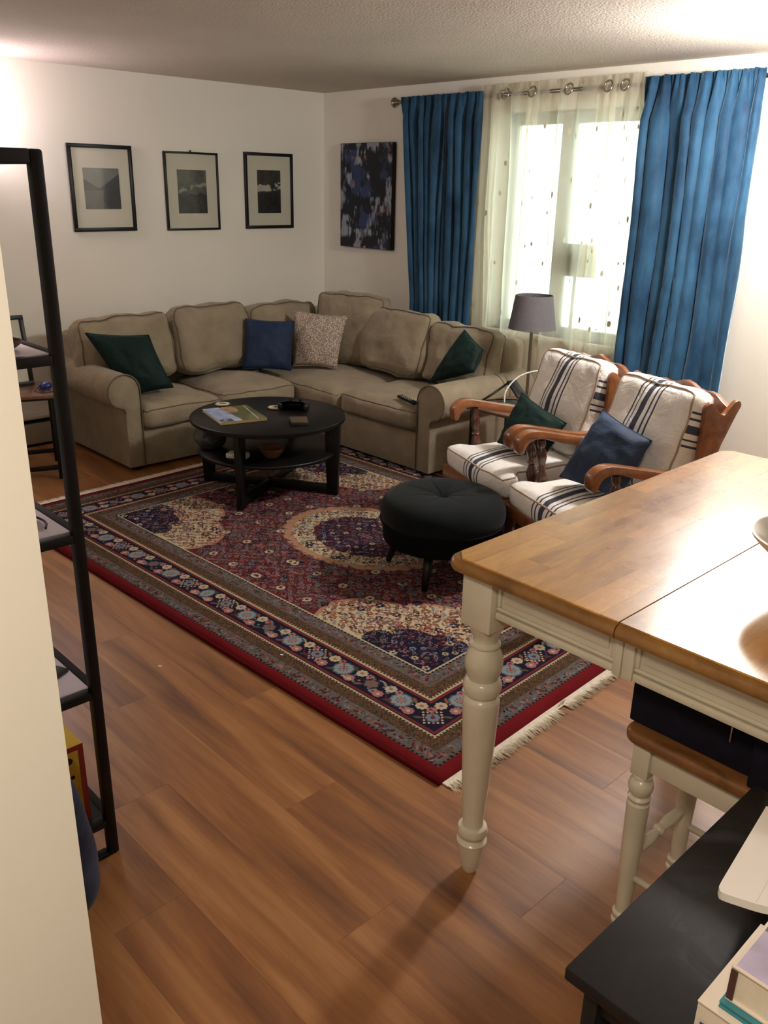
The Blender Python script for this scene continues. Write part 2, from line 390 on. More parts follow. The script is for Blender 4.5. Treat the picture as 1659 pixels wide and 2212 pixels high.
# stuffed box cushion: x width, y depth, z height, centred on its bottom face centre
def cushion_fn(w, d, h, crown=0.03, rnd=0.05, nz=0.006, seed=0, bulge=0.02, pinch=0.0):
    def f(x, y, z):   # each in -1..1
        hw, hd, hh = w / 2, d / 2, h / 2
        r = min(rnd, hh * 0.95)
        p = Vector((x * hw, y * hd, z * hh))
        q = Vector((max(-hw + r, min(hw - r, p.x)), max(-hd + r, min(hd - r, p.y)), max(-hh + r, min(hh - r, p.z))))
        dlt = p - q
        if dlt.length > 1e-9:
            m = max(abs(dlt.x), abs(dlt.y), abs(dlt.z)); p = q + dlt.normalized() * m
        s = (1 - x * x) * (1 - y * y)
        p.z += crown * s * (1 if z > 0 else -0.5) * abs(z)
        e = (1 - z * z)
        p.x += bulge * e * x * (1 - y ** 4); p.y += bulge * e * y * (1 - x ** 4)
        nv = noise.noise_vector(Vector((p.x * 5 + seed * 7.3, p.y * 5, p.z * 5 + seed)))
        n2 = noise.noise_vector(Vector((p.x * 14 + seed * 3.1, p.y * 14, p.z * 14)))
        p += nv * nz * 1.6 + n2 * nz * 0.5
        p.z += hh
        return p
    return f
def cushion(name, w, d, h, mat, parent, loc=(0, 0, 0), rot=(0, 0, 0), n=22, pipe=None, pr=0.005, pl=0.9, **kw):
    f = cushion_fn(w, d, h, **kw); bm = bmesh.new(); cache = {}
    nx, ny, nzz = n, n, max(6, n // 3)
    def V(i, j, k):
        key = (i, j, k)
        if key not in cache: cache[key] = bm.verts.new(f(2 * i / nx - 1, 2 * j / ny - 1, 2 * k / nzz - 1))
        return cache[key]
    for k in (0, nzz):
        for i in range(nx):
            for j in range(ny): bm.faces.new((V(i, j, k), V(i + 1, j, k), V(i + 1, j + 1, k), V(i, j + 1, k)))
    for k in range(nzz):
        for i in range(nx):
            for j in (0, ny): bm.faces.new((V(i, j, k), V(i + 1, j, k), V(i + 1, j, k + 1), V(i, j, k + 1)))
        for j in range(ny):
            for i in (0, nx): bm.faces.new((V(i, j, k), V(i, j + 1, k), V(i, j + 1, k + 1), V(i, j, k + 1)))
    o = finish(name, bm, mat, parent, smooth=True, loc=loc, rot=rot)
    if pipe is not None:
        for z in (pl, -pl):
            pts = []
            N = 20; a = 0.985
            for s in range(4 * N):
                side, t = s // N, (s % N) / N * 2 - 1
                x, y = [(t, -1), (1, t), (-t, 1), (-1, -t)][side]
                # round the corner in parameter space
                p = f(x * a, y * a, z); c = f(0, 0, 0)
                out = (p - c); out.z = 0
                if out.length > 0: p = p + out.normalized() * 0.002
                p.z += 0.002 * (1 if z > 0 else -1)
                pts.append(p)
            tube_obj('piping', pts, pr, pipe, o, 6, True)
    return o
# throw pillow spanned between four world corners (TL, TR, BR, BL)
def throw_pillow(name, label, corners, thick, mat, seed=0, n=26, ear=0.06, wr=0.010, pipe=None):
    C = [Vector(c) for c in corners]; ctr = sum(C, Vector()) / 4
    nrm = ((C[1] - C[0]) + (C[2] - C[3])).cross((C[3] - C[0]) + (C[2] - C[1])).normalized()
    if nrm.dot(Vector((0, 0, 1.7)) - ctr) < 0: nrm = -nrm
    e1 = ((C[1] - C[0]) + (C[2] - C[3])).normalized(); e2 = nrm.cross(e1)
    mw = Matrix((e1, e2, nrm)).transposed().to_4x4(); mw.translation = ctr; inv = mw.inverted()
    L = [inv @ c for c in C]
    bm = bmesh.new(); g = {}
    for sgn in (1, -1):
        for i in range(n + 1):
            for j in range(n + 1):
                u, v = i / n, j / n; x, y = 2 * u - 1, 2 * v - 1
                edge = i in (0, n) or j in (0, n)
                if sgn == -1 and edge: g[(sgn, i, j)] = g[(1, i, j)]; continue
                p = L[0] * (1 - u) * (1 - v) + L[1] * u * (1 - v) + L[2] * u * v + L[3] * (1 - u) * v
                cc = sum(L, Vector()) / 4
                k1 = ear * ((1 - x * x) * abs(y) ** 2 + (1 - y * y) * abs(x) ** 2)
                p = p + (cc - p) * k1
                t = ((1 - x ** 2) * (1 - y ** 2)) ** 0.42 * (1 - 0.15 * abs(x * y))
                nv = noise.noise(Vector((x * 2.2 + seed * 5, y * 2.2, sgn * 2.0 + seed))) + 0.5 * noise.noise(Vector((x * 5 + seed, y * 5, sgn * 3)))
                p = p + Vector((0, 0, sgn * (thick / 2 * t + wr * nv * min(1, t * 2))))
                g[(sgn, i, j)] = bm.verts.new(p)
        for i in range(n):
            for j in range(n):
                q = [g[(sgn, i, j)], g[(sgn, i + 1, j)], g[(sgn, i + 1, j + 1)], g[(sgn, i, j + 1)]]
                bm.faces.new(q if sgn == 1 else q[::-1])
    me = bpy.data.meshes.new(name); bmesh.ops.recalc_face_normals(bm, faces=bm.faces)
    edge_pts = [tuple(g[(1, i, 0)].co) for i in range(n)] + [tuple(g[(1, n, j)].co) for j in range(n)] + [tuple(g[(1, n - i, n)].co) for i in range(n)] + [tuple(g[(1, 0, n - j)].co) for j in range(n)]
    bm.to_mesh(me); bm.free(); o = link_mesh(name, me, mat); o.matrix_world = mw
    tube_obj('seam', edge_pts, 0.003, mat, o, 5, True)
    return tag(o, label, 'pillow')
MYZ = Matrix(((1, 0, 0, 0), (0, 1, 0, 0), (0, 0, 1, 0), (0, 0, 0, 1)))            # (t,p,q) -> x=t, y=p, z=q
MXZ = Matrix(((0, 1, 0, 0), (1, 0, 0, 0), (0, 0, 1, 0), (0, 0, 0, 1)))            # y=t, x=p, z=q
MXY = Matrix(((0, 1, 0, 0), (0, 0, 1, 0), (1, 0, 0, 0), (0, 0, 0, 1)))            # z=t, x=p, y=q

# ------------------------------------------------------------------ the room
XL, YW, ZC = -5.77, 4.78, 2.375
XR, YB = 1.9, -2.2
WX0, WX1, WZ0, WZ1 = -3.99, -2.74, 0.79, 2.17
def struct(name, bm, mat, **kw):
    o = finish(name, bm, mat, **kw); o['kind'] = 'structure'; return o
bm = bmesh.new(); bx(bm, (XL - .1, YB - .1, -.12), (XR + .1, YW + .3, -0.012))
floor = struct('floor', bm, M['slot'])
bm = bmesh.new(); bx(bm, (XL - .1, YB - .1, ZC), (XR + .1, YW + .3, ZC + .1)); struct('ceiling', bm, M['ceiling'])
bm = bmesh.new(); bx(bm, (XL - .1, YB - .1, -.1), (XL, YW + .3, ZC)); struct('wall_left', bm, M['wall'])
bm = bmesh.new()
bx(bm, (XL, YW, -.012), (WX0, YW + .26, ZC)); bx(bm, (WX1, YW, -.012), (XR, YW + .26, ZC))
bx(bm, (WX0, YW, -.012), (WX1, YW + .26, WZ0)); bx(bm, (WX0, YW, WZ1), (WX1, YW + .26, ZC))
struct('wall_back', bm, M['wall'])
bm = bmesh.new(); bx(bm, (XR, YB, -.012), (XR + .1, YW + .26, ZC)); struct('wall_right', bm, M['wall'])
bm = bmesh.new(); bx(bm, (XL, YB - .1, -.012), (XR, YB, ZC)); struct('wall_kitchen', bm, M['wall'])
bm = bmesh.new(); bx(bm, (XL, 0.186, 0.0), (-0.85, 0.316, ZC), 0.0); struct('wall_partition', bm, M['wall'])
# individual laminate planks running along x
random.seed(4)
PW, PL = 0.192, 1.26
plank_me = None
bm = bmesh.new(); bx(bm, (0, 0, -0.012), (PL - 0.0003, PW - 0.0001, 0.0), 0.0003, seg=1)
plank_me = bpy.data.meshes.new('plank'); bmesh.ops.recalc_face_normals(bm, faces=bm.faces); bm.to_mesh(plank_me); bm.free(); plank_me.materials.append(M['floor'])
yy = -0.60 - 0.1; row = 0
offs = [0.0, 0.47, 0.93, 0.22, 0.71, 1.13, 0.36, 0.85]
while yy < YW - 0.001:
    x = XL - offs[row % 8]
    while x < XR:
        x0, x1 = max(x, XL), min(x + PL, XR); y1 = min(yy + PW, YW)
        if x1 - x0 > 0.02:
            if x0 == x and x1 == x + PL and y1 == yy + PW: me = plank_me
            else:
                bm = bmesh.new(); bx(bm, (0, 0, -0.012), (x1 - x0 - 0.0003, y1 - yy - 0.0001, 0.0), 0.0003, seg=1)
                me = bpy.data.meshes.new('plank'); bmesh.ops.recalc_face_normals(bm, faces=bm.faces); bm.to_mesh(me); bm.free(); me.materials.append(M['floor'])
            o = bpy.data.objects.new('plank', me); COL.objects.link(o); o.parent = floor; o.location = (x0, yy, 0)
        x += PL
    yy += PW; row += 1
bm = bmesh.new(); bx(bm, (XL, YB, -.012), (XR, -0.7, 0.0)); struct('floor_kitchen', bm, M['floor'])

# baseboard along the window wall
bm = bmesh.new(); bx(bm, (XL + .02, YW - .014, 0.0), (XR, YW, .09), .003); struct('baseboard_back', bm, M['trim'])
# window
bm = bmesh.new()
FY = YW + .13
for lo, hi in (((WX0, FY, WZ0), (WX0 + .06, FY + .06, WZ1)), ((WX1 - .06, FY, WZ0), (WX1, FY + .06, WZ1)), ((WX0, FY, WZ1 - .075), (WX1, FY + .06, WZ1)), ((WX0, FY, WZ0), (WX1, FY + .06, WZ0 + .05))):
    bx(bm, lo, hi, .004)
win = struct('window_1', bm, M['grey_metal'])
box('mullion', (-3.56, FY - .01, WZ0 + .03), (-3.47, FY + .05, WZ1 - .05), M['grey_metal'], win)
box('pane', (WX0 + .05, FY + .025, WZ0 + .04), (-3.55, FY + .031, WZ1 - .06), M['glass'], win, 0)
box('pane', (-3.48, FY + .025, WZ0 + .04), (WX1 - .05, FY + .031, WZ1 - .06), M['glass'], win, 0)
box('latch', (-3.50, FY - .035, 1.30), (-3.465, FY - .01, 1.42), M['grey_metal'], win)
bm = bmesh.new(); bx(bm, (WX0 - .04, YW - .035, WZ0 - .03), (WX1 + .04, FY, WZ0), .005); struct('trim_1', bm, M['trim'])

# baseboard heater along the left wall
ht = thing('baseboard_heater', 'long beige baseboard heater with a dark slot low along the left wall', 'heater', (XL, 0, 0))
prism_obj('housing', [(0, .02), (.062, .02), (.062, .155), (.045, .16), (0, .16)], .45, YW - .12, M['heater'], ht, Matrix(((0, 1, 0, 0), (1, 0, 0, 0), (0, 0, 1, 0), (0, 0, 0, 1))), .002)
box('fin_slot', (0.002, .47, .16), (.04, YW - .14, .185), M['slot'], ht, 0)
prism_obj('top_cover', [(0, .185), (.05, .183), (.066, .19), (.06, .205), (0, .215)], .45, YW - .12, M['heater'], ht, MXZ, .001)
box('foot_strip', (0.001, .47, 0.0), (.05, YW - .14, .02), M['slot'], ht, 0)

# ------------------------------------------------------------------ lamps that light the room
cl = thing('ceiling_lamp', 'round flush ceiling lamp with lit glass above the striped armchairs', 'lamp', (-1.66, 3.92, ZC))
lathe_obj('base_plate', [(0, 0), (.17, 0), (.17, -.02), (0, -.02)][::-1], M['chrome'], cl, 32)
lathe_obj('glass_dome', [(.155, -.02), (.15, -.05), (.11, -.085), (.05, -.10), (0, -.104)][::-1], M['glow_warm'], cl, 32)
p = LIGHT_DINING; lamp_point('dining_bulb', p['loc'], p['watts'], p['color'], p['radius'])
tl_ = thing('torchiere_lamp', 'tall uplight floor lamp in the far left corner behind the glass shelf unit', 'lamp', (-5.56, 1.95, 0))
lathe_obj('base', [(0, 0), (.10, 0), (.10, .015), (.03, .03), (0, .03)], M['steel'], tl_, 28)
lathe_obj('pole', [(0, .03), (.011, .03), (.011, 1.76), (0, 1.76)], M['steel'], tl_, 12)
lathe_obj('bowl', [(.02, 1.76), (.08, 1.79), (.13, 1.84), (.15, 1.88), (.146, 1.88), (.126, 1.845), (.07, 1.80), (0, 1.785)], M['glow_pink'], tl_, 28)
p = LIGHT_TORCH; lamp_point('torchiere_bulb', p['loc'], p['watts'], p['color'], p['radius'])
kl = thing('kitchen_ceiling_light', 'square flush kitchen ceiling light behind the camera', 'lamp', (0.0, -0.25, ZC))
box('housing', (-.2, -.2, -.04), (.2, .2, 0), M['white'], kl)
box('diffuser', (-.18, -.18, -.055), (.18, .18, -.04), M['glow_warm'], kl)
p = LIGHT_KITCHEN
l = bpy.data.lights.new('kitchen_bulb', 'AREA'); l.size = .36; l.energy = p['watts']; l.color = p['color']
o = bpy.data.objects.new('kitchen_bulb', l); o.location = p['loc']; COL.objects.link(o)

# ------------------------------------------------------------------ curtains
def curtain_mesh(x0, x1, yc, zt, zb, folds, amp, seed, header=0.07, lap=.30, x0b=None, x1b=None, nz=40, per=12, loose=1.0, sharp=0.75):
    rnd = random.Random(seed); nx = int(folds * per); ph = [rnd.uniform(-.35, .35) for _ in range(folds + 3)]
    am = [rnd.uniform(.45, 1.35) for _ in range(folds + 3)]
    x0b = x0 if x0b is None else x0b; x1b = x1 if x1b is None else x1b
    vs, fs, uv = [], [], []
    for k in range(nz + 1):
        t = k / nz; z = zt + (zb - zt) * t
        hd = max(0.0, min(1.0, (zt - z) / header))
        a0, b0 = x0 + (x0b - x0) * min(1, t * 1.6), x1 + (x1b - x1) * min(1, t * 1.6)
        for i in range(nx + 1):
            s = i / nx
            warp = 0.55 * noise.noise(Vector((s * folds * .45 + seed * 3, t * 1.3 * loose, seed))) + .25 * noise.noise(Vector((s * folds + seed, t * 3, 5)))
            f = s * folds + warp * (0.25 + hd * 0.75)
            j = int(max(0, min(folds + 1, f + 1))); a = am[j]
            w = math.sin(2 * PI * f); w = math.copysign(abs(w) ** sharp, w)
            w2 = math.sin(2 * PI * (s * folds * 2.6 + ph[j])) * (1 - hd) * .6
            y = yc + amp * (0.35 + 0.65 * hd * (0.8 + .3 * t)) * a * w * (.5 + .5 * hd) + amp * .30 * w2
            x = a0 + (b0 - a0) * s + amp * lap * math.cos(2 * PI * f) * hd * (1 - (2 * s - 1) ** 8)
            vs.append((x, y, z + (.006 * noise.noise(Vector((s * folds * 2, seed, 0))) if k == 0 else 0)))
            uv.append((s * (x1 - x0) * 1.6, t * (zt - zb)))
    for k in range(nz):
        for i in range(nx):
            a = k * (nx + 1) + i; fs.append((a, a + 1, a + nx + 2, a + nx + 1))
    me = bpy.data.meshes.new('curtain'); me.from_pydata(vs, [], fs)
    ul = me.uv_layers.new(name='UVMap')
    for lp in me.loops: ul.data[lp.index].uv = uv[lp.vertex_index]
    return me
def curtain(name, label, args, mat, thick=0.0025, **kw):
    me = curtain_mesh(*args, **kw); o = link_mesh(name, me, mat)
    if thick:
        sm = o.modifiers.new('thickness', 'SOLIDIFY'); sm.thickness = thick; sm.offset = 0
    return tag(o, label, 'curtain')
YC = 4.712
YH = 4.678
curtain('velvet_curtain', 'dark blue velvet curtain panel next to the abstract painting', (-4.80, -4.352, YH, 2.29, .12, 6, .036, 3), M['curtain'], x0b=-4.64, x1b=-4.348, header=.14, sharp=1.0, lap=.42)
curtain('velvet_curtain', 'dark blue velvet curtain panel left of the sheer, behind the sofa back', (-4.350, -4.045, YH, 2.29, .12, 4, .036, 8), M['curtain'], x0b=-4.336, x1b=-4.05, header=.14, sharp=1.0, lap=.42)
curtain('velvet_curtain', 'wide bright blue velvet curtain hanging right of the sheer behind the armchairs', (-2.865, -2.19, YH - .010, 2.295, .10, 9, .060, 11), M['curtain'], x0b=-2.85, x1b=-2.17, header=.22, sharp=.95, loose=1.2, lap=.50)
# sheer with grommets
XG = [-3.85, -3.64, -3.37, -3.10, -2.99]
sh = curtain('sheer_curtain', 'sheer white curtain with embroidered leaves and metal grommets over the window', (-4.07, -2.845, YC - .002, 2.325, .12, 7, .040, 21), M['sheer'], thick=0, loose=.7, sharp=.9, header=.02, per=16)
for xg in XG:
    bm = bmesh.new()
    pts = [(xg + .026 * math.cos(a), YC - .043 + .010 * math.sin(a), 2.262 + .030 * math.sin(a)) for a in [2 * PI * i / 24 for i in range(24)]]
    tube(bm, pts, .0055, 8, True); finish('grommet', bm, M['chrome'], sh, smooth=True)
# thick stacked folds of the sheer, fabric doubled over itself
for q, (xa, xb, sd) in enumerate(((-4.06, -3.90, 31), (-3.69, -3.60, 33), (-3.18, -3.05, 35), (-3.00, -2.87, 37))):
    me = curtain_mesh(xa, xb, YC - .025, 2.32, .14, 2, .016, sd, per=14, nz=30, x0b=xa + random.uniform(-.02, .02), x1b=xb + random.uniform(-.01, .02))
    link_mesh('fold', me, M['sheer'], sh)
rod = thing('curtain_rod', 'brushed nickel curtain rod with ball finial across the window wall', 'curtain rod', (-4.85, YC, 2.262))
Mx = Matrix.Rotation(R(90), 4, 'Y')
lathe_obj('rod', [(0, 0), (.0125, 0), (.0125, 2.75), (0, 2.75)], M['steel'], rod, 14, mtx=Mx)
for x0, s in ((0, -1), (2.75, 1)):
    lathe_obj('finial', [(0, 0), (.014, 0), (.02, .006), (.014, .012), (.030, .028), (.036, .042), (.030, .056), (.014, .064), (0, .066)], M['chrome'], rod, 18, mtx=Matrix.Translation((x0, 0, 0)) @ Matrix.Rotation(R(90 * s), 4, 'Y'))
for xb in (.03, 2.70):
    box('bracket', (xb - .008, 0, -.008), (xb + .008, YW - YC, .008), M['steel'], rod, .002)
box('bracket', (1.98 - .008, 0.02, -.008), (1.98 + .008, YW - YC, .008), M['steel'], rod, .002)
# cord hanging behind the sheer
tag(tube_obj('blind_cord', [(-3.965 + .004 * math.sin(i), 4.765, 1.25 - i * .05) for i in range(11)], .004, M['black_plastic']), 'thin dark cord hanging behind the left side of the sheer', 'cord')

# ------------------------------------------------------------------ pictures
def fbm(h, w, sc, seed, octv=5, sy=1.0):
    rng = np.random.RandomState(seed); out = np.zeros((h, w)); amp = 1.0; tot = 0
    for o_ in range(octv):
        gh, gw = max(2, int(sc * sy * 2 ** o_)) + 2, max(2, int(sc * 2 ** o_)) + 2
        g = rng.rand(gh, gw); yy_ = np.linspace(0, gh - 1.001, h); xx_ = np.linspace(0, gw - 1.001, w)
        y0 = yy_.astype(int); x0 = xx_.astype(int); fy = (yy_ - y0)[:, None]; fx = (xx_ - x0)[None]
        fy = fy * fy * (3 - 2 * fy); fx = fx * fx * (3 - 2 * fx)
        v = g[y0][:, x0] * (1 - fy) * (1 - fx) + g[y0 + 1][:, x0] * fy * (1 - fx) + g[y0][:, x0 + 1] * (1 - fy) * fx + g[y0 + 1][:, x0 + 1] * fy * fx
        out += v * amp; tot += amp; amp *= .5
    return out / tot
def mountain(seed, kind):
    h, w = 150, 130; Y, X = np.mgrid[0:h, 0:w]; Y = Y / h; X = X / w   # y up
    f = fbm(h, w, 4, seed, 6); g = fbm(h, w, 8, seed + 3, 5)
    im = np.zeros((h, w)) + .30
    if kind == 0:
        ridge1 = .50 + .55 * np.maximum(0, .42 - X) ** 1.0 + .03 * (f - .5); ridge2 = .50 + .62 * np.maximum(0, X - .42) + .04 * (g - .5)
        im[:] = .36 + .06 * f; im = np.where(Y < np.maximum(ridge1, ridge2), .10 + .10 * f, im)
        im = np.where((Y < .46) & (X < .52 + .1 * (g - .5)), .26 + .06 * f, im)
    elif kind == 1:
        im = .20 + .22 * f; band = np.exp(-((Y - (.55 + .18 * (X - .3) + .12 * (g - .5))) / .045) ** 2); im = im + .26 * band * (g > .42)
        im = np.where(Y < .42 + .2 * (f - .5), .12 + .16 * g, im)
    else:
        im = .16 + .12 * f; pk = .66 + .18 * np.maximum(0, X - .45) - .06 * np.abs(X - .3) + .08 * (g - .5)
        im = im + .42 * ((Y < pk) & (Y > pk - .10 - .10 * g)) * (f > .40); im = np.where(Y < pk - .2, .08 + .13 * g, im)
    c = np.stack([im * .97, im * .97, im * .88], -1) ; return c
def quad_uv(name, p0, ex, ez, mat, parent):
    me = bpy.data.meshes.new(name); p0, ex, ez = Vector(p0), Vector(ex), Vector(ez)
    n = ex.cross(ez).normalized() * -.002
    P = [p0, p0 + ex, p0 + ex + ez, p0 + ez]; B = [q + n for q in P]
    me.from_pydata([tuple(q) for q in P + B], [], [(0, 1, 2, 3), (7, 6, 5, 4), (0, 4, 5, 1), (1, 5, 6, 2), (2, 6, 7, 3), (3, 7, 4, 0)])
    ul = me.uv_layers.new(name='UVMap')
    U = [(0, 0), (1, 0), (1, 1), (0, 1)] * 2
    for lp in me.loops: ul.data[lp.index].uv = U[lp.vertex_index]
    return link_mesh(name, me, mat, parent, False)
def framed(y0, y1, z0, z1, iy0, iy1, iz0, iz1, seed, kind, label, fw=.022, nail=False, tilt=0.0):
    yc, zc = (y0 + y1) / 2, (z0 + z1) / 2
    t = thing('framed_print', label, 'picture', (XL, yc, zc)); t.rotation_euler = (tilt, 0, 0)
    w, h = (y1 - y0) / 2, (z1 - z0) / 2; d0, d1 = .001, .022
    for nm, lo, hi in (('frame', (d0, -w, h - fw), (d1, w, h)), ('frame', (d0, -w, -h), (d1, w, -h + fw)), ('frame', (d0, -w, -h + fw), (d1, -w + fw, h - fw)), ('frame', (d0, w - fw, -h + fw), (d1, w, h - fw))):
        box(nm, lo, hi, M['black'], t, .003)
    box('mat', (d0, -w + fw, -h + fw), (.010, w - fw, h - fw), M['mat_board'], t, 0)
    m = img_mat('print_%d' % seed, mountain(seed, kind), .35, coat=.6)
    quad_uv('print', (.0115, iy0 - yc, iz0 - zc), (0, iy1 - iy0, 0), (0, 0, iz1 - iz0), m, t)
    if nail: lathe_obj('nail', [(0, 0), (.006, 0), (.006, .01), (0, .012)], M['black'], t, 8, c=(.008, 0, h))
    return t
framed(2.635, 3.085, 1.380, 1.923, 2.729, 2.982, 1.522, 1.778, 5, 0, 'black framed landscape print of dark slopes meeting at a lake, nearest the shelf', .024)
framed(3.328, 3.766, 1.377, 1.903, 3.427, 3.665, 1.492, 1.785, 9, 1, 'thin black framed landscape print with a nail showing on top', .014, True)
framed(4.000, 4.450, 1.379, 1.922, 4.115, 4.333, 1.491, 1.800, 14, 2, 'black framed landscape print with a pale snowy ridge, nearest the corner', .022)
def abstract():
    h, w = 380, 290
    a = fbm(h, w, 4, 40, 5, 1.5); b = fbm(h, w, 5, 41, 6); c = fbm(h, w, 6, 43, 5); d = fbm(h, w, 7, 47, 4)
    st = fbm(h, w, 30, 44, 3, .4)
    v = a * .6 + b * .55 + st * .28 - .28; s = np.clip((v - .44) * 9, 0, 1)[..., None]
    dark = np.array([.006, .010, .016]); pale = np.array([.27, .28, .34])
    im = dark * (1 - s) + pale * s * (0.75 + .6 * st[..., None])
    blue = np.clip((c - .60) * 9, 0, 1)[..., None]; im = im * (1 - .7 * blue) + np.array([.035, .06, .17]) * .7 * blue
    pk = np.clip((d - .72) * 12, 0, 1)[..., None]; im = im * (1 - pk) + np.array([.32, .15, .15]) * pk
    yl = np.clip((fbm(h, w, 9, 51, 3) - .76) * 14, 0, 1)[..., None]; im = im * (1 - yl) + np.array([.34, .36, .12]) * yl
    return im
def lin2s(a): return np.where(a <= .0031308, a * 12.92, 1.055 * np.clip(a, 1e-6, None) ** (1 / 2.4) - .055)
cv = thing('canvas_painting', 'unframed abstract canvas painting in navy, grey and white brush dabs', 'painting', (-5.2275, YW, 1.627))
box('canvas', (-.2925, -.040, -.38), (.2925, -.001, .38), M['black'], cv, .003)
quad_uv('painted_face', (-.290, -.0412, -.377), (.58, 0, 0), (0, 0, .754), img_mat('abstract_paint', lin2s(abstract()), .5, bump=.3), cv)

# ------------------------------------------------------------------ sofa
sofa = thing('sectional_sofa', 'olive grey slipcovered corner sofa with rolled arms along both walls', 'sofa', (0, 0, 0))
S, SP = M['sofa'], M['sofa_piping']
bm = bmesh.new()
bx(bm, (-5.62, 2.42, .025), (-4.785, 4.60, .27), .012); bx(bm, (-5.0, 3.742, .025), (-3.52, 4.60, .27), .012)
finish('base', bm, S, sofa, auto=40)
bm = bmesh.new()
bx(bm, (-5.66, 2.40, .20), (-5.40, 4.62, .775), .045, seg=4); bx(bm, (-5.5, 4.37, .20), (-3.50, 4.62, .785), .045, seg=4)
finish('back_frame', bm, S, sofa, auto=40)
for a in ((-4.84, 2.46), (-5.58, 2.46), (-3.58, 4.52), (-5.58, 4.55)):
    lathe_obj('foot', [(0, 0), (.025, 0), (.03, .03), (0, .03)], M['black'], sofa, 12, c=(a[0], a[1], 0))
def arm_profile(ri, ro, zc_, rr):   # closed outline, inner side -> outer side ; p grows outward
    pts = [(ri, .03), (ri, zc_ - .02)]
    cx_ = ri + rr
    for i in range(15):
        a = PI - (PI + R(52)) * i / 14
        pts.append((cx_ + rr * math.cos(a), zc_ + rr * math.sin(a)))
    pts += [(ro + .012, zc_ - rr * .95), (ro, zc_ - rr * 1.25), (ro, .03)]
    return pts
# left arm (outer side toward -y)
prof = arm_profile(0, .105, .513, .105)
A1 = Matrix(((1, 0, 0, 0), (0, -1, 0, 2.495), (0, 0, 1, 0), (0, 0, 0, 1)))
aL = prism_obj('arm', prof, -5.62, -4.775, S, sofa, A1, .012)
tube_obj('piping', [A1 @ Vector((-4.772, p, q)) for p, q in prof[:-1]], .005, SP, aL, 6)
A2 = Matrix(((0, 1, 0, -3.612), (-1, 0, 0, 0), (0, 0, 1, 0), (0, 0, 0, 1)))
prof2 = arm_profile(0, .110, .478, .112)
aR = prism_obj('arm', prof2, -4.61, -3.728, S, sofa, A2, .012)
tube_obj('piping', [A2 @ Vector((-3.725, p, q)) for p, q in prof2[:-1]], .005, SP, aR, 6)
tube_obj('seam', [A2 @ Vector((-4.30, p + (.001 if i > 0 else 0), q + .001)) for i, (p, q) in enumerate(prof2[1:-3])], .003, SP, aR, 6)
def seat(x0, x1, y0, y1, zt, h, sd, crown=.045):
    return cushion('seat_cushion', x1 - x0, y1 - y0, h, S, sofa, ((x0 + x1) / 2, (y0 + y1) / 2, zt - h), n=24, pipe=SP, crown=crown, rnd=.045, nz=.007, seed=sd, bulge=.012, pl=.80)
seat(-5.34, -4.735, 2.50, 3.055, .400, .135, 1)
seat(-5.36, -4.740, 3.065, 3.665, .412, .140, 2, .055)
seat(-5.30, -4.335, 3.690, 4.42, .405, .135, 3, .055)
seat(-4.325, -3.622, 3.700, 4.40, .418, .142, 4, .05)
def back(cx_, cy_, z0, w, h, th, rz, tilt, sd, crown=.035, nz=.016):
    # front face looks along local -z after rotation; build flat then stand up
    o = cushion('back_cushion', w, h, th, S, sofa, n=24, pipe=SP, crown=crown, rnd=.05, nz=nz, seed=sd, bulge=.02, pl=.78)
    o.matrix_world = Matrix.Translation((cx_, cy_, z0)) @ Matrix.Rotation(rz, 4, 'Z') @ Matrix.Rotation(R(90) - tilt, 4, 'X') @ Matrix.Translation((0, h / 2, 0))
    o.matrix_parent_inverse = Matrix.Identity(4)
    return o
# rz = +90deg: cushion faces +x ; rz=0: faces -y
back(-5.31, 2.675, .455, .64, .405, .17, R(90), R(15), 11)
back(-5.29, 3.320, .455, .60, .43, .18, R(90), R(14), 12)
back(-5.33, 3.945, .455, .60, .40, .17, R(90), R(10), 13)
b4 = back(-4.86, 4.315, .45, .58, .50, .17, R(14), R(9), 14)
back(-4.375, 4.335, .45, .61, .42, .18, R(0), R(15), 15)
back(-3.775, 4.355, .45, .56, .385, .17, R(-3), R(12), 16)

throw_pillow('throw_pillow', 'dark green velvet pillow tilted at the left end of the corner sofa', [(-5.13, 2.345, .825), (-5.03, 2.72, .79), (-4.86, 2.775, .475), (-4.95, 2.50, .43)], .15, M['v_green'], 1)
throw_pillow('throw_pillow', 'blue velvet pillow leaning left of the beige patterned pillow', [(-5.156, 3.547, .81), (-4.959, 3.829, .791), (-4.874, 3.727, .462), (-5.066, 3.45, .478)], .15, M['v_navy'], 2)
throw_pillow('throw_pillow', 'beige leopard patterned pillow in the sofa corner', [(-5.074, 3.916, .849), (-4.736, 4.133, .827), (-4.707, 4.009, .47), (-4.977, 3.828, .47)], .13, M['leopard'], 3)
throw_pillow('throw_pillow', 'dark green velvet pillow tucked behind the right sofa arm', [(-3.635, 4.15, .868), (-3.460, 4.14, .765), (-3.440, 4.04, .645), (-3.815, 4.03, .510)], .13, M['v_green'], 4, ear=.03)
rm = thing('remote_control', 'small black remote control lying on the right sofa seat', 'remote', (-3.735, 3.765, .449), R(-16)); rm.rotation_euler = (R(2), R(2), R(-14))
box('case', (-.10, -.022, 0), (.10, .022, .016), M['black_plastic'], rm, .005)
for i in range(6):
    for j in range(2): lathe_obj('button', [(0, .016), (.005, .016), (.004, .019), (0, .019)], M['grey_metal'], rm, 8, c=(-.07 + i * .022, -.008 + j * .016, 0))

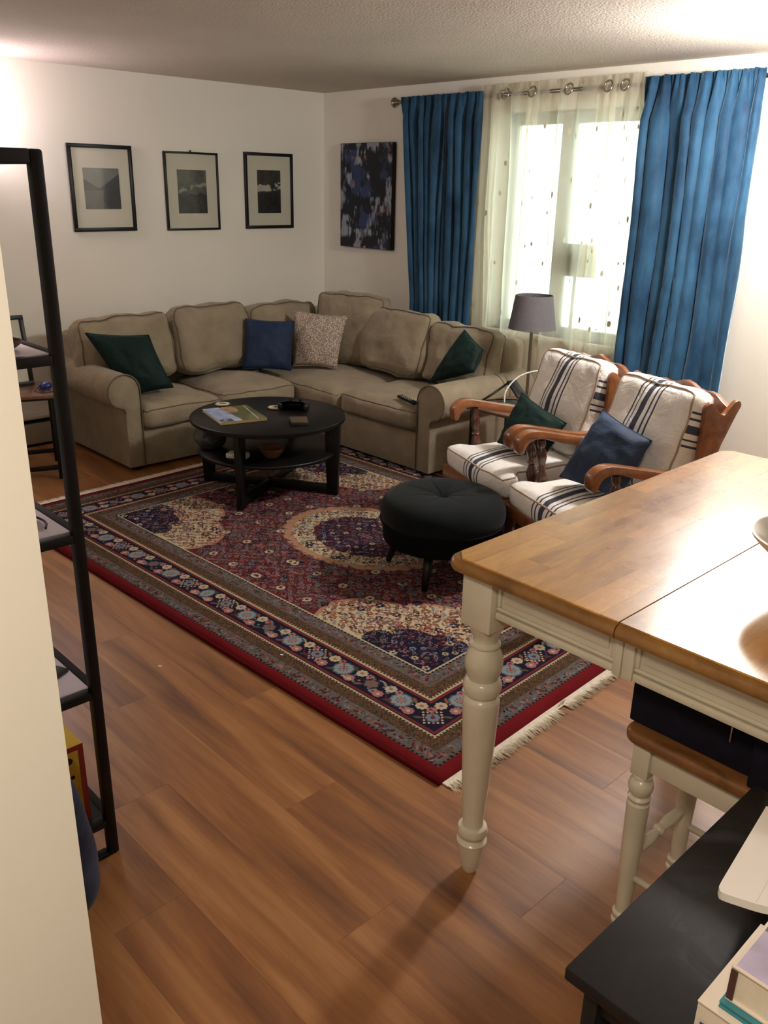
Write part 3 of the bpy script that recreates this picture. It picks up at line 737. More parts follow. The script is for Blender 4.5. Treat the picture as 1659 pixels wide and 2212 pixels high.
# ------------------------------------------------------------------ rug
def paint_rug():
    # right-bottom quadrant then mirrored; pixel = 1.95 mm. row 0 = v 0 (near long edge), col 0 = u 0 (near short edge)
    LX, LY = 3.13, 2.44; W, H = 800, 624; px = LX / 2 / W
    c_ = lambda *a: np.array(srgb(a)[:3])
    RED, FRED, NAVY = c_(118, 24, 30), c_(104, 40, 44), c_(30, 28, 50)
    GREY, BROWN, CREAM = c_(102, 96, 90), c_(76, 58, 44), c_(196, 182, 150)
    PEACH, PINK, BLUE, MAUVE = c_(178, 136, 108), c_(170, 116, 112), c_(112, 132, 148), c_(122, 102, 106)
    OLIVE, BLACK, LTBL, ORNG = c_(92, 86, 64), c_(26, 22, 24), c_(150, 158, 160), c_(140, 92, 66)
    Yp, Xp = np.mgrid[0:H, 0:W].astype(float); U = (Xp + .5) * px; V = (Yp + .5) * px * (LY / 2 / (H * px))
    im = np.zeros((H, W, 3)); rs = np.random.RandomState(7)
    D = np.minimum(U, V)
    def put(mask, col, a=1.0): im[mask] = im[mask] * (1 - a) + col * a
    def ell(cx, cy, rx, ry, col, ang=0.0, a=1.0):
        R_ = max(rx, ry); x0, x1 = int(max(0, (cx - R_) / px)), int(min(W, (cx + R_) / px + 2)); y0, y1 = int(max(0, (cy - R_) / px)), int(min(H, (cy + R_) / px + 2))
        if x0 >= x1 or y0 >= y1: return
        uu = U[y0:y1, x0:x1] - cx; vv = V[y0:y1, x0:x1] - cy; cs, sn = math.cos(ang), math.sin(ang)
        m = ((uu * cs + vv * sn) / rx) ** 2 + ((-uu * sn + vv * cs) / ry) ** 2 < 1
        s = im[y0:y1, x0:x1]; s[m] = s[m] * (1 - a) + col * a
    def rosette(cx, cy, r, pet, cen, n=8, out=None):
        if out is not None:
            for i in range(n): ell(cx + r * .66 * math.cos(2 * PI * i / n), cy + r * .66 * math.sin(2 * PI * i / n), r * .42, r * .42, out)
        for i in range(n): ell(cx + r * .62 * math.cos(2 * PI * i / n), cy + r * .62 * math.sin(2 * PI * i / n), r * .30, r * .30, pet)
        ell(cx, cy, r * .5, r * .5, pet); ell(cx, cy, r * .30, r * .30, cen)
    def leaf(cx, cy, r, col, ang, col2=None):
        ell(cx, cy, r, r * .36, col, ang)
        if col2 is not None: ell(cx, cy, r * .6, r * .14, col2, ang)
    # field ground
    med_u, med_v = LX / 2, LY / 2
    put(D >= 0, FRED)
    th = np.arctan2((V - med_v) / .37, (U - med_u) / .47); rr = np.sqrt(((U - med_u) / .47) ** 2 + ((V - med_v) / .37) ** 2)
    scal = 1 + .035 * np.abs(np.sin(th * 18))
    zone = np.zeros((H, W), int)
    zone[rr < scal] = 1; zone[rr < .90] = 2; zone[rr < .62 + .03 * np.abs(np.sin(th * 10))] = 3
    # corner spandrels
    cu, cv_ = .45, .45
    sr = np.sqrt(((U - cu) / .68) ** 2 + ((V - cv_) / .50) ** 2); st = np.arctan2((V - cv_) / .5, (U - cu) / .68)
    lobe = 1 + .10 * np.abs(np.sin(st * 4)) - .06
    zone[(sr < lobe)] = 4; zone[(sr < lobe - .035)] = 5; zone[sr < .52 + .05 * np.abs(np.sin(st * 6))] = 6
    put(zone == 1, PEACH); put(zone == 2, CREAM); put(zone == 3, NAVY * .9 + FRED * .15); put(zone == 4, PEACH); put(zone == 5, CREAM * 1.05); put(zone == 6, NAVY)
    def zat(u, v): return zone[min(H - 1, max(0, int(v / px))), min(W - 1, max(0, int(u / px)))]
    # herati lattice
    stp = .052; i = 0
    u = .47
    while u < LX / 2 + .02:
        j = 0; v = .47 + (stp * .5 if i % 2 else 0)
        while v < LY / 2 + .02:
            z = zat(u, v); q = rs.rand(); u0_, v0_ = u, v; u += rs.uniform(-.009, .009); v += rs.uniform(-.009, .009)
            if z == 0:
                r = rs.uniform(.016, .024)
                col = [MAUVE, GREY, PINK * .8, OLIVE, BLUE * .7, NAVY][int(rs.rand() * 6)]
                big = (i % 6 == 2 and j % 4 == 1)
                if big: rosette(u, v, .026, CREAM, FRED * .6, 8, NAVY)
                elif (i + j) % 3 == 0: rosette(u, v, r, col, FRED, 6, BLACK * 1.5)
                else:
                    a = rs.choice([.6, -.6, 2.2]); leaf(u, v, r * 1.15, col, a, MAUVE * .6); leaf(u + .024, v + .012, r * .7, [GREY, ORNG, NAVY][int(rs.rand() * 3)], a + 1.2)
            elif z in (2, 5):
                r = rs.uniform(.016, .027); col = [FRED * 1.1, MAUVE * .9, NAVY, ORNG, BROWN, LTBL][int(rs.rand() * 6)]
                if (i + j) % 2: rosette(u, v, r, col, CREAM, 6)
                else: leaf(u, v, r, col, rs.uniform(0, 3), PINK)
                leaf(u + .022, v + .016, .010, [FRED, OLIVE, PINK][int(rs.rand() * 3)], rs.uniform(0, 3)); leaf(u - .02, v + .022, .009, [FRED, ORNG, MAUVE][int(rs.rand() * 3)], rs.uniform(0, 3))
            elif z in (3, 6):
                r = rs.uniform(.014, .022); col = [MAUVE, GREY, FRED, PINK, BLUE, OLIVE][int(rs.rand() * 6)]
                if (i + j) % 3 == 0: rosette(u, v, r, col if q > .3 else CREAM * .85, NAVY, 6)
                else: leaf(u, v, r, col, rs.uniform(0, 3), NAVY); leaf(u + .02, v + .02, .010, FRED, rs.uniform(0, 3))
            u, v = u0_, v0_; v += stp; j += 1
        u += stp * .5 * 1.1; i += 1
    # fine sprinkles everywhere in the field
    for _ in range(5200):
        u, v = rs.uniform(.46, LX / 2), rs.uniform(.46, LY / 2); z = zat(u, v)
        pal = {0: [MAUVE, FRED * 1.2, NAVY, GREY, PINK, BLACK], 1: [PINK, PEACH * .8], 2: [BROWN, CREAM, OLIVE], 3: [NAVY, FRED, MAUVE, BLACK], 4: [PINK], 5: [CREAM, FRED, ORNG], 6: [NAVY, BLACK, MAUVE, PINK]}[z]
        leaf(u, v, rs.uniform(.003, .008), pal[int(rs.rand() * len(pal))], rs.uniform(0, 3))
    # borders
    t = np.where(U < V, V, U)   # coordinate along the border
    def band(a, b): return (D >= a) & (D < b)
    put(band(0, .052), RED); put(band(.052, .112), GREY); put(band(.112, .165), BROWN); put(band(.165, .172), CREAM); put(band(.172, .186), FRED * 1.2)
    put(band(.186, .300), NAVY); put(band(.300, .314), FRED * 1.2); put(band(.314, .322), CREAM); put(band(.322, .378), BROWN); put(band(.378, .440), GREY)
    put(band(.440, .450), CREAM * .95); put(band(.052, .060), GREY * .8)
    dash = (np.floor(t / .010) % 2 == 0)
    put(band(.434, .442) & dash, BLACK); put(band(.052, .060) & dash, BLACK * 1.5)
    saw = (np.floor(t / .008) % 2 == 0)
    put(band(.158, .166) & saw, CREAM * .9); put(band(.321, .330) & saw, CREAM * .9); put((band(.171, .174) | band(.297, .301)), BLACK)
    mesh_ = ((np.floor(t / .0075) + np.floor(D / .0075)) % 2 == 0)
    put((band(.116, .158) | band(.330, .376)) & mesh_, OLIVE * .7); put((band(.116, .158) | band(.330, .376)) & (rs.rand(H, W) > .86), ORNG)
    blk = rs.rand(H // 4 + 1, W // 4 + 1).repeat(4, 0).repeat(4, 1)[:H, :W]; blk2 = rs.rand(H // 3 + 1, W // 3 + 1).repeat(3, 0).repeat(3, 1)[:H, :W]
    gg = band(.060, .110) | band(.380, .434)
    for lo, hi, col in ((.0, .10, MAUVE * .8), (.10, .17, FRED), (.17, .24, BLUE * .6), (.24, .30, OLIVE * .8), (.30, .35, PINK * .8), (.35, .40, BLACK * 2)): put(gg & (blk > lo) & (blk < hi), col, .75)
    bb_ = band(.114, .158) | band(.330, .377)
    for lo, hi, col in ((.0, .14, ORNG * .8), (.14, .26, BLACK * 2), (.26, .34, FRED), (.34, .40, OLIVE)): put(bb_ & (blk2 > lo) & (blk2 < hi), col, .7)
    for side in (0, 1):
        Lm = LX / 2 if side else LY / 2
        def P(a, d): return (a, d) if side else (d, a)
        a = .06
        while a < Lm:
            for d, lo in ((.082, .052), (.409, .378)):
                if a > d - .02:
                    x, y = P(a, d); col = [MAUVE, FRED * .8, BLUE * .7, OLIVE, PINK * .8][int(rs.rand() * 5)]
                    leaf(x, y, .013, col, rs.uniform(0, 3)); x, y = P(a + .011, d + rs.uniform(-.02, .02)); leaf(x, y, .008, [BLACK, LTBL * .8, FRED][int(rs.rand() * 3)], rs.uniform(0, 3))
            a += .018
        n = 0; a = .243; pitch = .074
        while a < Lm + .03:
            k = n % 8; x, y = P(a, .243)
            if k == 0:
                for s_ in range(-4, 5):
                    x2, y2 = P(a + s_ * .011, .243 + (.044 - abs(s_) * .011)); ell(x2, y2, .005, .005, CREAM); x2, y2 = P(a + s_ * .011, .243 - (.044 - abs(s_) * .011)); ell(x2, y2, .005, .005, CREAM)
                rosette(x, y, .028, BLUE, FRED, 8, FRED)
            elif k in (2, 6): (rosette(x, y, .041, LTBL * .9, PINK, 10, BLUE * .6), [ell(x + .017 * math.cos(q_ * .785), y + .017 * math.sin(q_ * .785), .0035, .0035, BLUE * .5) for q_ in range(8)])
            elif k == 4:
                for s_ in range(-7, 8):
                    x2, y2 = P(a + s_ * .012, .243 + .036 * math.sin(s_ * .9)); ell(x2, y2, .006, .006, BLUE)
                rosette(x, y, .028, MAUVE, ORNG, 6, OLIVE)
            else:
                x2, y2 = P(a, .243 + .026); rosette(x2, y2, .026, CREAM * .95, PINK * .8, 8); x2, y2 = P(a + .012, .243 - .030); rosette(x2, y2, .024, PINK, CREAM, 8)
            x2, y2 = P(a + pitch * .5, .243 + (.034 if n % 2 else -.034)); leaf(x2, y2, .018, [OLIVE, ORNG, BROWN * 1.2][n % 3], .6 if n % 2 else -.6)
            x2, y2 = P(a + pitch * .5, .243 - (.030 if n % 2 else -.030)); rosette(x2, y2, .017, PINK * 1.1, FRED, 6)
            for s_ in range(8):
                x2, y2 = P(a + s_ * pitch / 8, .243 + .040 * math.sin((n + s_ / 8) * 2.1)); ell(x2, y2, .0038, .0038, [FRED * 1.3, CREAM][n % 2])
            a += pitch; n += 1
    im = im * (.76 + .16 * rs.rand(H, W)[..., None]); im = lin2s(im)
    top = np.concatenate([im, im[:, ::-1]], 1); return np.concatenate([top, top[::-1]], 0)
rug_mat = img_mat('persian_rug_pile', paint_rug(), .95, bump=.35, spec=.1)
RO = Vector((-1.434, 1.634, 0)); ra = R(2.3)
rug = thing('persian_rug', 'large red and navy patterned oriental rug with cream fringes under the coffee table', 'rug', RO, ra)
LX, LY = 3.13, 2.44
bm = bmesh.new(); nxr, nyr = 60, 46; vg = {}
for k in (0, 1):
    for i in range(nxr + 1):
        for j in range(nyr + 1):
            x, y = -LX * i / nxr, LY * j / nyr
            edge = min(i, nxr - i, j, nyr - j)
            z = (.0105 if edge > 0 else .006) + .0006 * noise.noise(Vector((x * 3, y * 3, 0))) if k else .001
            wob = .006 * noise.noise(Vector((x * 1.7, y * 1.7, 3)))
            vg[(k, i, j)] = bm.verts.new((x + (wob if i in (0, nxr) else 0), y + (wob if j in (0, nyr) else 0), z))
uvl = bm.loops.layers.uv.new('UVMap')
def _face(vs, uvs):
    f = bm.faces.new(vs)
    for lp, q in zip(f.loops, uvs): lp[uvl].uv = q
for i in range(nxr):
    for j in range(nyr):
        q = [(i, j), (i, j + 1), (i + 1, j + 1), (i + 1, j)]
        _face([vg[(1, a, b)] for a, b in q], [(a / nxr, b / nyr) for a, b in q])
for i in range(nxr):
    for j in (0, nyr): _face([vg[(0, i, j)], vg[(0, i + 1, j)], vg[(1, i + 1, j)], vg[(1, i, j)]], [(i / nxr, j / nyr)] * 4)
for j in range(nyr):
    for i in (0, nxr): _face([vg[(0, i, j)], vg[(0, i, j + 1)], vg[(1, i, j + 1)], vg[(1, i, j)]], [(i / nxr, j / nyr)] * 4)
finish('pile', bm, rug_mat, rug, smooth=True)
for j in (0,):
    tube_obj('binding', [(-LX * i / 60, -.001, .007) for i in range(61)], .008, base('rug_binding', (84, 14, 20), .95, spec=.05), rug, 8)
rnd = random.Random(5)
for x0, s in ((0.0, 1), (-LX, -1)):
    bm = bmesh.new()
    bx(bm, (min(x0, x0 + s * .022), .01, .001), (max(x0, x0 + s * .022), LY - .01, .005), .001)
    y = .012
    while y < LY - .012:
        ln = rnd.uniform(.034, .052) if rnd.random() > .05 else rnd.uniform(.02, .03)
        dy = rnd.uniform(-.016, .016); w = rnd.uniform(.0022, .0040); z0 = rnd.uniform(.003, .0055); z1 = rnd.uniform(.001, .004)
        xa, xb = x0 + s * .018, x0 + s * (.022 + ln)
        if s == 1 and abs(y - .62) < .02: xb = x0 + s * .03 - .02; dy += .03; z1 = .018
        a = [bm.verts.new((xa, y - w, z0)), bm.verts.new((xa, y + w, z0)), bm.verts.new(((xa + xb) / 2, y + dy * .4, z0 + .003)), bm.verts.new((xb, y + dy, z1))]
        bm.faces.new((a[0], a[1], a[2])); bm.faces.new((a[0], a[2], a[3])); bm.faces.new((a[1], a[3], a[2]))
        y += rnd.uniform(.0022, .0036)
    o = finish('fringe', bm, M['fringe'], rug); o['kind'] = 'stuff'

# ------------------------------------------------------------------ coffee table
ct = thing('coffee_table', 'round black coffee table with a lower shelf standing on the rug', 'table', (-3.985, 2.875, .0115))
TZ = .447
lathe_obj('tabletop', [(0, TZ - .028), (.437, TZ - .028), (.445, TZ - .024), (.445, TZ - .006), (.437, TZ), (0, TZ)], M['black'], ct, 72)
lathe_obj('shelf', [(0, .235), (.405, .235), (.410, .24), (.410, .251), (.405, .256), (0, .256)], M['black'], ct, 72)
A_ = [R(120.5), R(211)]
for a in A_:
    for s in (0, PI):
        ang = a + s; mt = Matrix.Rotation(ang, 4, 'Z')
        prism_obj('leg', [(.362, 0), (.425, 0), (.438, TZ - .028), (.350, TZ - .028)], -.016, .016, M['black'], ct, mt @ MXZ, .002)
    prism_obj('cross_rail', [(-.37, .008), (.37, .008), (.37, .058), (-.37, .058)], -.0155, .0155, M['black'], ct, Matrix.Rotation(a, 4, 'Z') @ MXZ, .002)
TT = TZ + .0115
def coaster(x, y, label):
    t = thing('coaster', label, 'coaster', (x, y, TT))
    lathe_obj('rim', [(0, 0), (.043, 0), (.047, .003), (.047, .007), (.043, .009), (0, .009)], M['brass'], t, 28)
    lathe_obj('disc', [(0, .009), (.041, .009), (.041, .0102), (0, .0102)], M['ceramic'], t, 28)
    bm = bmesh.new(); rr_ = random.Random(int(abs(x) * 100))
    for i in range(7):
        a = rr_.uniform(0, 6.28); d = rr_.uniform(0, .016); q = Matrix.Translation((d * math.cos(a), d * math.sin(a), .0105)) @ Matrix.Rotation(a, 4, 'Z')
        bx(bm, (-.009, -.003, 0), (.009, .003, .0004), 0, q)
    finish('printed_motif', bm, M['black_plastic'], t)
coaster(-4.325, 2.790, 'round cream and gold coaster behind the magazine'); coaster(-4.063, 2.985, 'round cream and gold coaster beside the game controller')
def cover_mag():
    h, w = 120, 170; Y, X = np.mgrid[0:h, 0:w]; Y = Y / h; X = X / w; f = fbm(h, w, 5, 77, 5)[..., None]; g = fbm(h, w, 12, 78, 4)[..., None]
    im = np.zeros((h, w, 3)) + np.array([.60, .66, .82]) * (.8 + .5 * f)
    m = (X > .36 + .12 * (1 - Y))[..., None]; im = np.where(m, np.array([.28, .30, .10]) * (.5 + f * 1.2), im)
    m2 = (((X - .52) / .16) ** 2 + ((Y - .80) / .26) ** 2 < 1)[..., None]; im = np.where(m2, np.array([.62, .50, .40]) * (.8 + .4 * g), im)
    m3 = (np.abs(X - .86 - .1 * (Y - .5)) < .012)[..., None]; im = np.where(m3, .75, im)
    im = np.where(((X < .30) & (Y < .18) & (g[..., 0] > .5))[..., None], .25, im)
    return np.clip(im, 0, 1)
mg = thing('magazine', 'glossy magazine with blue and green landscape cover on the coffee table', 'book', (-4.02, 2.70, TT), 0)
# corners: (-4.294,2.670) (-4.225,2.884)?? near edge (-3.941,2.524)-(-3.872,2.785)
mg.location = (-3.941, 2.524, TT); mg.rotation_euler = (0, 0, math.atan2(.261, .069))
box('pages', (.002, .002, .0015), (.266, .328, .014), M['paper'], mg, .001)
quad_uv('cover', (0, 0, .0160), (.270, 0, 0), (0, .33, 0), img_mat('magazine_cover', cover_mag(), .25, coat=.4), mg)
box('back_cover', (0, 0, 0), (.27, .33, .0015), M['olive_card'], mg, 0)
box('spine', (0, -.0015, 0), (.27, .0005, .0155), M['olive_card'], mg, 0)
sb = thing('small_box', 'small square dark brown card box at the near edge of the coffee table', 'box', (-3.69, 2.815, TT), 0)
sb.rotation_euler = (0, 0, math.atan2(.069, -.102) + R(0))
box('lid', (0, -.095, .012), (.125, 0, .020), base('box_card', (74, 58, 42), .7, var=.2, vscale=30), sb, .001)
box('tray', (.002, -.093, 0), (.123, -.002, .012), base('box_card_dark', (34, 20, 18), .7), sb, .001)
gc = thing('game_controller', 'black game controller on the far side of the coffee table', 'controller', (-3.985, 3.075, TT), R(35))
half = [(0, .040), (.030, .044), (.055, .046), (.075, .036), (.086, .008), (.092, -.035), (.090, -.062), (.078, -.072), (.064, -.060), (.052, -.030), (.040, -.016), (.015, -.012)]
outl = [(p.x, p.y) for p in smooth_curve([(a, b, 0) for a, b in half] + [(-a, b, 0) for a, b in half[::-1][:-1]], 3, True)]
prism_obj('body', outl, .006, .044, M['black_plastic'], gc, MXY, .010, auto=60)
for sx in (-1, 1):
    lathe_obj('stick', [(0, .04), (.006, .04), (.006, .050), (.011, .052), (.011, .057), (0, .058)], M['black_plastic'], gc, 14, c=(sx * .028, .005, 0))
# things on the lower shelf
wb = thing('tissue_packet', 'small white packet lying on the lower shelf of the coffee table', 'packet', (-4.02, 2.52, .2680), R(30))
wb.location = (-3.90, 2.60, .2680)
box('packet', (-.06, -.035, 0), (.06, .035, .03), M['white'], wb, .008); box('flap', (-.02, -.0355, .01), (.02, .0355, .0315), M['mat_board'], wb, .001)
bw = thing('wooden_bowl', 'dark woven bowl on the lower shelf of the coffee table', 'bowl', (-3.80, 2.74, .2680))
bw.location = (-3.80, 2.76, .2680)
lathe_obj('bowl', [(0, 0), (.04, 0), (.065, .03), (.075, .055), (.070, .055), (.058, .03), (0, .008)], M['end_wood'], bw, 26)
bg = thing('plastic_bag', 'crumpled dark translucent bag on the left of the lower coffee table shelf', 'bag', (-4.18, 2.60, .2680))
bm = bmesh.new(); bmesh.ops.create_icosphere(bm, subdivisions=4, radius=.09)
for v in bm.verts:
    n_ = noise.noise(v.co * 16) * .03 + noise.noise(v.co * 40) * .012; v.co *= (1 + n_ * 6); v.co.z = max(0.0, v.co.z * .8 + .06)
finish('bag', bm, base('smoky_plastic', (60, 58, 60), .3), bg, smooth=True)

# ------------------------------------------------------------------ ottoman
ot = thing('round_ottoman', 'round charcoal tufted ottoman on four black legs on the rug', 'ottoman', (-2.50, 2.772, .0115), R(25))
RT = .290; bm = bmesh.new(); seg = 64
prof = [(.002, .372), (.02, .364), (.04, .372), (.07, .383), (.12, .392), (.18, .392), (.23, .384), (.265, .366), (.285, .335), (.290, .30), (.286, .272), (.276, .262), (.0, .262)]
prof = [(0.0, .352), (.010, .353), (.022, .366), (.045, .380)] + prof[4:]
lathe(bm, prof[::-1], seg)
for v in bm.verts:
    r = math.hypot(v.co.x, v.co.y)
    if v.co.z > .34 and r > .01:
        a = math.atan2(v.co.y, v.co.x); v.co.z -= .008 * math.exp(-(r - .05) ** 2 / .006) * (abs(math.sin(a * 4)) ** .5 < .6)
finish('cushion', bm, M['ottoman'], ot, smooth=True)
tube_obj('piping', [(.287 * math.cos(a), .287 * math.sin(a), .266) for a in [2 * PI * i / 60 for i in range(60)]], .005, M['ottoman_base'], ot, 6, True)
lathe_obj('button', [(0, .348), (.014, .350), (.013, .357), (0, .360)], M['ottoman'], ot, 16)
lathe_obj('band', [(0, .165), (.265, .165), (.274, .172), (.280, .262), (0, .262)], M['ottoman_base'], ot, 64)
for i in range(4):
    a = R(180 + 2) + i * PI / 2
    c0 = Vector((.20 * math.cos(a), .20 * math.sin(a), .17)); c1 = Vector((.262 * math.cos(a), .262 * math.sin(a), 0.006))
    tube_obj('leg', [c0, c0.lerp(c1, .5), c1], [.024, .020, .013], M['black'], ot, 12)

# ------------------------------------------------------------------ striped armchairs
def make_chair(label):
    t = thing('wooden_armchair', label, 'armchair')
    Wd, Wk = M['chair_wood'], M['chair_wood_dark']
    top = [(.294, .606), (.292, .632), (.272, .655), (.245, .668), (.215, .672), (.17, .667), (.12, .656), (.06, .643), (0, .630), (-.10, .612), (-.27, .600)]
    bot = [(-.27, .560), (-.10, .575), (0, .590), (.08, .607), (.15, .628), (.20, .633), (.235, .622), (.252, .600), (.262, .574), (.278, .566), (.290, .580)]
    poly = [(p.x, p.y) for p in smooth_curve([(a, b, 0) for a, b in top], 3)] + [(p.x, p.y) for p in smooth_curve([(a, b, 0) for a, b in bot], 3)]
    for s in (-1, 1):
        prism_obj('arm', poly, s * .276 - .027, s * .276 + .027, Wd, t, MYZ, .005)
        # turned post under the arm front
        pr = [(0, 0), (.020, 0), (.020, .02), (.026, .03), (.020, .042), (.016, .055), (.024, .085), (.027, .105), (.022, .13), (.014, .150), (.022, .160), (.014, .170), (.018, .19), (.024, .215), (.023, .24), (.014, .26), (.020, .27), (.018, .30), (0, .30)]
        mt = Matrix.Translation((s * .276, .128, .325)) @ Matrix.Rotation(R(-6), 4, 'X')
        lathe_obj('arm_post', pr, Wk, t, 20, mtx=mt)
        # side wing with scalloped top, runs down as the rear leg
        wing = smooth_curve([(-.245, .80, 0), (-.243, .86, 0), (-.256, .884, 0), (-.278, .886, 0), (-.318, .848, 0), (-.345, .834, 0), (-.368, .856, 0), (-.398, .886, 0), (-.420, .886, 0), (-.430, .866, 0), (-.412, .83, 0), (-.380, .76, 0), (-.350, .69, 0), (-.325, .60, 0), (-.305, .48, 0)], 4)
        wp = [(p.x, p.y) for p in wing] + [(-.310, .30), (-.345, .02), (-.300, .02), (-.262, .30), (-.245, .45), (-.240, .60)]
        prism_obj('back_wing', wp, s * .276 - .012, s * .276 + .012, Wd, t, MYZ, .004)
        # front leg
        lathe_obj('leg', [(0, 0), (.018, 0), (.022, .02), (.016, .04), (.026, .09), (.030, .13), (.018, .16), (.026, .18), (.026, .255), (0, .255)], Wk, t, 18, c=(s * .27, .24, 0))
        prism_obj('side_rail', [(-.27, .265), (.29, .265), (.29, .325), (-.27, .315)], s * .285 - .014, s * .285 + .014, Wd, t, MYZ, .004)
    # front rail bowed
    box('front_rail', (-.316, .278, .262), (.316, .312, .322), Wd, t, .006)
    box('rear_rail', (-.27, -.262, .28), (.27, -.235, .34), Wd, t, .004)
    for y in (-.16, -.02, .12): box('seat_slat', (-.272, y - .03, .300), (.272, y + .03, .316), Wk, t, .002)
    # crest rail, arched, between the wings
    arch = [(-.264, .76)] + [(x, .866 + .045 * math.cos(x / .264 * PI / 2) + .010 * math.cos(x / .264 * 3 * PI)) for x in np.linspace(-.264, .264, 15)] + [(.264, .76)]
    prism_obj('crest_rail', [(a, b) for a, b in arch], -.405, -.380, Wd, t, MXZ, .004)
    for i in range(5):
        x = -.20 + i * .10; tube_obj('back_spindle', [(x, -.250, .34), (x, -.33, .55), (x, -.392, .76)], .011, Wk, t, 10)
    # cushions
    sc_ = cushion('seat_cushion', .56, .50, .115, M['stripe'], t, (0, .055, .325), (R(-3), 0, 0), n=26, pipe=M['canvas_piping'], pr=.0045, crown=.028, rnd=.032, nz=.006, seed=5, bulge=.012, pl=.82)
    # wider front lip (T cushion): push the front corners out past the arm posts
    def widen(me):
        for v in me.vertices:
            f_ = max(0.0, min(1.0, (v.co.y - .13) / .05)); v.co.x *= (1 - .15 * (1 - f_)) + .06 * f_
    widen(sc_.data)
    for ch in sc_.children: widen(ch.data)
    bc = cushion('back_cushion', .50, .47, .155, M['stripe_back'], t, n=28, pipe=M['canvas_piping'], pr=.0045, crown=.035, rnd=.045, nz=.011, seed=9, bulge=.014, pl=.80)
    bc.matrix_world = Matrix.Translation((0, -.165, .455)) @ Matrix.Rotation(PI, 4, 'Z') @ Matrix.Rotation(R(90 - 15), 4, 'X') @ Matrix.Translation((0, .235, -.0775))
    # short ties looped over the crest rail
    for x in (-.10, .02):
        box('tie_patch', (x - .024, -.362, .893), (x + .024, -.318, .905), M['brown_cloth'], t, .004)
        box('tie', (x + .028, -.372, .890), (x + .048, -.322, .902), M['canvas_piping'], t, .004)
    return t
TH = R(69.3); CR = TH + PI / 2
ch1 = make_chair('striped cushion wooden armchair next to the sofa, with the dark green pillow on it')
ch2 = dup_tree(ch1)
for c_, (x, y) in ((ch1, (-2.546, 3.431)), (ch2, (-1.944, 3.202))):
    c_.location = (x, y, .0115); c_.rotation_euler = (0, 0, CR)
ch2['label'] = 'striped cushion wooden armchair behind the dining table, with the blue pillow on it'
ch1['group'] = ch2['group'] = 'striped cushion armchairs'
throw_pillow('throw_pillow', 'dark green velvet pillow on the armchair beside the sofa', [(-2.622, 3.455, .742), (-2.285, 3.375, .668), (-2.335, 3.27, .495), (-2.655, 3.33, .50)], .14, M['v_green'], 6)
throw_pillow('throw_pillow', 'slate blue velvet pillow on the armchair behind the dining table', [(-2.012, 3.24, .808), (-1.725, 3.175, .742), (-1.77, 3.05, .50), (-2.109, 3.10, .505)], .15, M['v_blue'], 7)

# ------------------------------------------------------------------ end table between sofa and armchair, and what is on it
et = thing('side_table', 'brown wooden side table between the sofa arm and the first armchair', 'side table', (-3.03, 4.00, 0))
box('tabletop', (-.27, -.20, .480), (.27, .22, .50), M['end_wood'], et, .006)
for sx in (-1, 1):
    for sy in (-1, 1): box('leg', (sx * .225 - .014, sy * .165 - .014, .0115 if sy < 0 else 0), (sx * .225 + .014, sy * .165 + .014, .480), M['black'], et, .003)
ts = thing('tablet_stand', 'black angled tablet stand on the side table by the sofa arm', 'stand', (-3.165, 4.02, .5005))
tube_obj('arm', [(-.075, -.17, .012), (-.045, -.06, .065), (-.02, .03, .115)], .007, M['black_plastic'], ts, 8)
prism_obj('back_plate', [(-.02, .0), (.055, .0), (.055, .012), (-.02, .012)], 0, .13, M['black_plastic'], ts, Matrix.Translation((-.015, .035, .125)) @ Matrix.Rotation(R(-8), 4, 'Z') @ Matrix.Rotation(R(38), 4, 'Y') @ MYZ, .002)
box('foot', (-.10, -.20, 0), (-.04, -.14, .022), M['black_plastic'], ts, .004)
box('base_plate', (-.03, -.05, 0), (.10, .05, .012), M['black_plastic'], ts, .004)
ro = thing('adapter_box', 'small grey adapter box with a white cable on the side table', 'adapter', (-3.08, 3.915, .50))
box('case', (-.055, -.04, 0), (.055, .04, .028), M['grey_shade'], ro, .006)
cab = tube_obj('charging_cable', smooth_curve([(-3.115, 3.945, .528), (-3.125, 3.97, .60), (-3.10, 4.06, .675), (-3.03, 4.17, .70), (-2.97, 4.22, .64), (-2.95, 4.235, .5), (-2.95, 4.24, .12), (-2.95, 4.245, .01)], 7), .0045, M['white'])
tag(cab, 'white charging cable arching over the side table', 'cable')
gls = tag(tube_obj('black_cable', smooth_curve([(-3.285, 3.90, .505), (-3.275, 4.0, .506), (-3.19, 4.12, .506), (-3.10, 4.14, .506), (-3.04, 4.06, .506)], 6), .004, M['black_plastic']), 'thin black cable curled on the side table', 'cable')

# ------------------------------------------------------------------ lamps by the window
fl = thing('floor_lamp', 'slim steel floor lamp with a grey drum shade behind the side table', 'lamp', (-3.225, 4.30, 0))
lathe_obj('base', [(0, 0), (.12, 0), (.12, .012), (.02, .02), (0, .02)], M['steel'], fl, 28)
lathe_obj('pole', [(0, .02), (.0095, .02), (.0095, .92), (.018, .925), (.018, .94), (0, .94)], M['steel'], fl, 12)
sh_ = lathe_obj('shade', [(.143, .912), (.112, 1.110), (.109, 1.110), (.140, .912)], M['grey_shade'], fl, 48)
bmt = bmesh.new()
for a in range(3):
    tube(bmt, [(0, 0, 1.09), (.110 * math.cos(a * 2.094), .110 * math.sin(a * 2.094), 1.100)], .002, 6)
finish('spider', bmt, M['steel'], fl)
wl = thing('windowsill_lamp', 'small sage green shaded lamp behind the sheer on the window sill', 'lamp', (-3.33, YW + .072, WZ0))
lathe_obj('base', [(0, 0), (.045, 0), (.045, .01), (.012, .02), (.010, .43), (0, .43)], M['grey_metal'], wl, 20)
bm = bmesh.new(); lathe(bm, [(.162, .395), (.125, .590), (.123, .590), (.160, .395)], 40)
for v in bm.verts: v.co.y *= .36
